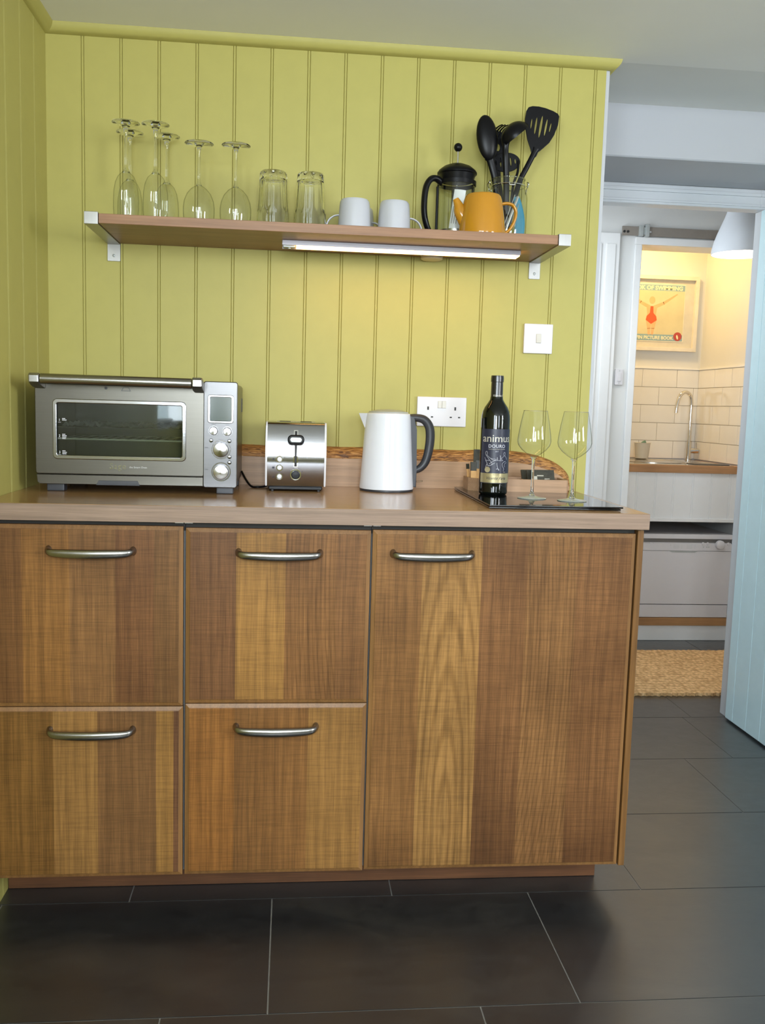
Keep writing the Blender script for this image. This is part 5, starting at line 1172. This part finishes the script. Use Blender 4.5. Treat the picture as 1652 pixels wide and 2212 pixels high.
bm = boards('x', 2.041, 2.856, gr, 0.616, 0.8423, 0.016, d=0.0022, w=0.0030, bead=0.005); bmesh.ops.transform(bm, matrix=Matrix.Translation((0, 1.876, 0)), verts=bm.verts[:]); obj('beaded_board', bm, M['gloss_white'], ap, ang=20)
bm = B(); box(bm, 2.041, 2.856, 1.868, 1.892, 0.600, 0.616, 0.001, 1); obj('bottom_rail', bm, M['gloss_white'], ap)
# tap
tpx, tpy = 2.800, 2.395
tap = thing('mixer_tap', 'chrome swan neck mixer tap at the back of the niche sink', 'tap', (tpx, tpy, 0.882))
bm = B(); tube(bm, smooth_path([(tpx, tpy, 0.882), (tpx, tpy, 0.98), (tpx, tpy, 1.10), (tpx, tpy, 1.195), (tpx-0.012, tpy-0.005, 1.234), (tpx-0.042, tpy-0.012, 1.250), (tpx-0.072, tpy-0.018, 1.232), (tpx-0.088, tpy-0.022, 1.190), (tpx-0.094, tpy-0.024, 1.135)], 8), 0.0098, 16); obj('spout_pipe', bm, M['chrome'], tap)
bm = B(); cyl(bm, (tpx, tpy, 0.881), (tpx, tpy, 0.985), 0.0145, 24); lathe(bm, [(0.022, 0), (0.022, 0.004), (0.0145, 0.006)], 32, c=(tpx, tpy, 0.8815)); obj('tap_body', bm, M['chrome'], tap)
bm = B(); cyl(bm, (tpx+0.012, tpy, 0.932), (tpx+0.052, tpy-0.012, 0.932), 0.0135, 24); obj('valve', bm, M['chrome'], tap)
bm = B(); cyl(bm, (tpx+0.042, tpy-0.010, 0.940), (tpx+0.036, tpy-0.016, 0.978), 0.0032, 12); obj('lever', bm, M['chrome'], tap)
# plastic tub
jb = thing('plastic_tub', 'small translucent tub with something green inside, left of the niche sink', 'tub', (2.513, 2.33, 0.886))
m, t, b = newmat('cloudy_plastic'); b.inputs['Base Color'].default_value = (0.80, 0.76, 0.68, 1); b.inputs['Transmission Weight'].default_value = 0.4; b.inputs['Roughness'].default_value = 0.35
bm = B(); lathe(bm, [(0.0001, 0.001), (0.032, 0.001), (0.034, 0.004), (0.042, 0.082), (0.0445, 0.084), (0.0445, 0.086), (0.040, 0.084), (0.032, 0.006), (0.0001, 0.005)], 40, c=(2.513, 2.33, 0.886)); obj('tub_wall', bm, m, jb)
bm = B(); tube(bm, smooth_path([(2.500, 2.33, 0.892), (2.498, 2.33, 0.93), (2.512, 2.325, 0.965), (2.528, 2.318, 0.975)], 6), 0.012, 12, 0.004); obj('green_cloth', bm, mat('green_cloth', (0.20, 0.34, 0.22), 0.8), jb, label='green folded cloth')
# dishwasher on its low shelf
dw = thing('dishwasher', 'white compact dishwasher under the niche counter', 'dishwasher', (2.55, 2.1, 0.118))
DX0, DX1 = 2.275, 2.826
bm = B(); box(bm, DX0+0.003, DX1-0.003, 1.885, 2.36, 0.120, 0.535, 0.003, 2); obj('casing', bm, M['white_plastic'], dw)
bm = B(); box(bm, DX0+0.005, DX1-0.005, 1.8805, 1.8856, 0.122, 0.5140); obj('door_seal', bm, M['matt_black'], dw)  # black sheet behind the fronts, painting shade into the door gaps
bm = B(); box(bm, DX0, DX1, 1.866, 2.36, 0.5150, 0.5385, 0.003, 2); obj('top_lid', bm, M['white_plastic'], dw)
bm = B(); prism(bm, [(1.880, 0.497), (1.880, 0.457), (1.862, 0.457), (1.862, 0.492), (1.871, 0.496)], 'x', DX0+0.004, DX1-0.004, 0.001, 1); pn = obj('control_panel', bm, M['white_plastic'], dw)
bm = B(); box(bm, DX0+0.006, DX1-0.006, 1.874, 1.884, 0.496, 0.5145); obj('recess', bm, mat('recess_grey', (0.16, 0.15, 0.14), 0.5), dw)
bm = B(); prism(bm, [(1.862, 0.455), (1.862, 0.188), (1.880, 0.188), (1.880, 0.455)], 'x', DX0+0.004, DX1-0.004, 0.002, 2); dd = obj('door', bm, M['white_plastic'], dw)
bm = B(); prism(bm, [(2.497, 0.4560), (2.650, 0.4560), (2.632, 0.4480), (2.515, 0.4480)], 'y', 1.8612, 1.866); obj('grip_recess', bm, M['grey_metal'], dd)
bm = B(); box(bm, DX0+0.004, DX1-0.004, 1.864, 1.884, 0.120, 0.184, 0.002, 2); obj('kick_panel', bm, M['white_plastic'], dw)
bm = B(); lathe(bm, [(0.0001, 0.020), (0.0180, 0.019), (0.0215, 0.016), (0.0225, 0.0)], 36, c=(2.757, 1.861, 0.490), M=Matrix.Rotation(PI/2, 3, 'X')); obj('program_knob', bm, M['white_plastic'], pn)
for x in (2.298, 2.312, 2.326, 2.342, 2.358, 2.400, 2.420, 2.672, 2.696, 2.803):
    r_ = 0.0075 if x > 2.6 else 0.0035
    bm = B(); lathe(bm, [(0.0001, 0.005), (r_*0.8, 0.0045), (r_, 0)], 14, c=(x, 1.862, 0.494), M=Matrix.Rotation(PI/2, 3, 'X')); obj('panel_button', bm, M['white_plastic'], pn)
bm = B()
for cx_ in (2.520, 2.588):
    for k in range(4): box(bm, cx_, cx_+0.032-0.004*(k % 2), 1.8616, 1.8622, 0.4855-k*0.0055, 0.4865-k*0.0055); box(bm, cx_+0.042, cx_+0.045, 1.8616, 1.8622, 0.4855-k*0.0055, 0.4870-k*0.0055)
for cx_ in (2.672, 2.690, 2.70): box(bm, cx_, cx_+0.006, 1.8616, 1.8622, 0.474, 0.479)
box(bm, 2.505, 2.507, 1.8616, 1.8622, 0.482, 0.487)
obj('panel_print', bm, M['grey_metal'], pn, ang=0)
bm = B(); prism(bm, [(2.562+0.008*math.cos(a), 0.506+0.008*math.sin(a)) for a in [2*PI*k/20 for k in range(20)]], 'y', 1.8750, 1.8765); obj('maker_badge', bm, M['dark_grey'], dw, ang=0)
bm = B(); box(bm, 2.041, 2.856, 1.860, 2.44, 0.078, 0.1178, 0.001, 1)
single('low_shelf', bm, wood('low_shelf_wood', [(-3, sr(176, 134, 92))], -3, 3, 'X', 0.45, 1, 0, 0.12), 'wooden shelf board under the dishwasher', 'shelf', (2.45, 2.15, 0.078))
bm = B(); box(bm, 2.041, 2.856, 1.868, 1.886, 0.001, 0.0778, 0.001, 1)
single('plinth_board', bm, M['gloss_white'], 'white plinth board under the low wooden shelf in the niche', 'plinth', (2.45, 1.877, 0.001))
bm = B(); box(bm, 2.041, 2.856, 2.425, 2.4475, 0.12, 0.84); struct('trim_7', bm, M['grey_metal'])
# woven rug
def rug_mat():
    m, t, b = newmat('woven_jute')
    v = N(t, 'ShaderNodeTexVoronoi'); v.inputs['Scale'].default_value = 1.0; t.links.new(coords(t, (70, 48, 1)), v.inputs['Vector'])
    w_ = N(t, 'ShaderNodeTexWave'); w_.bands_direction = 'Y'; w_.inputs['Scale'].default_value = 9.5; w_.inputs['Distortion'].default_value = 3.5; w_.inputs['Detail Scale'].default_value = 6; t.links.new(coords(t, (1, 1, 1)), w_.inputs['Vector'])
    c = ramp(t, v.outputs['Distance'], [(0.15, (0.80, 0.55, 0.29)), (0.80, (0.50, 0.31, 0.14))])
    c = mul(t, c, ramp(t, w_.outputs['Fac'], [(0.0, (0.82, 0.80, 0.76)), (0.5, (1.05,)*3)]))
    t.links.new(c, b.inputs['Base Color']); b.inputs['Roughness'].default_value = 0.9
    bump(t, b, v.outputs['Distance'], 0.8, -0.004); return m
bm = B(); random.seed(11); nx, ny = 150, 46
rx0, rx1, ry0, ry1 = 1.72, 2.98, 0.975, 1.635
G = [[bm.verts.new((rx0+(rx1-rx0)*i/nx+(random.uniform(-.003, .003) if j in (0, ny) else 0), ry0+(ry1-ry0)*j/ny+((0.006*math.sin(i*2.1)+random.uniform(-.003, .003)) if j in (0, ny) else 0), 0.0135+random.uniform(-.0012, .0012))) for j in range(ny+1)] for i in range(nx+1)]
for i in range(nx):
    for j in range(ny): bm.faces.new((G[i][j], G[i+1][j], G[i+1][j+1], G[i][j+1]))
r_ = bmesh.ops.extrude_face_region(bm, geom=[e for e in bm.edges if e.is_boundary])
for v_ in [g_ for g_ in r_['geom'] if isinstance(g_, bmesh.types.BMVert)]: v_.co.z = 0.0008
single('woven_rug', bm, rug_mat(), 'golden woven jute rug on the slate floor in front of the niche', 'rug', (2.35, 1.30, 0.0008))
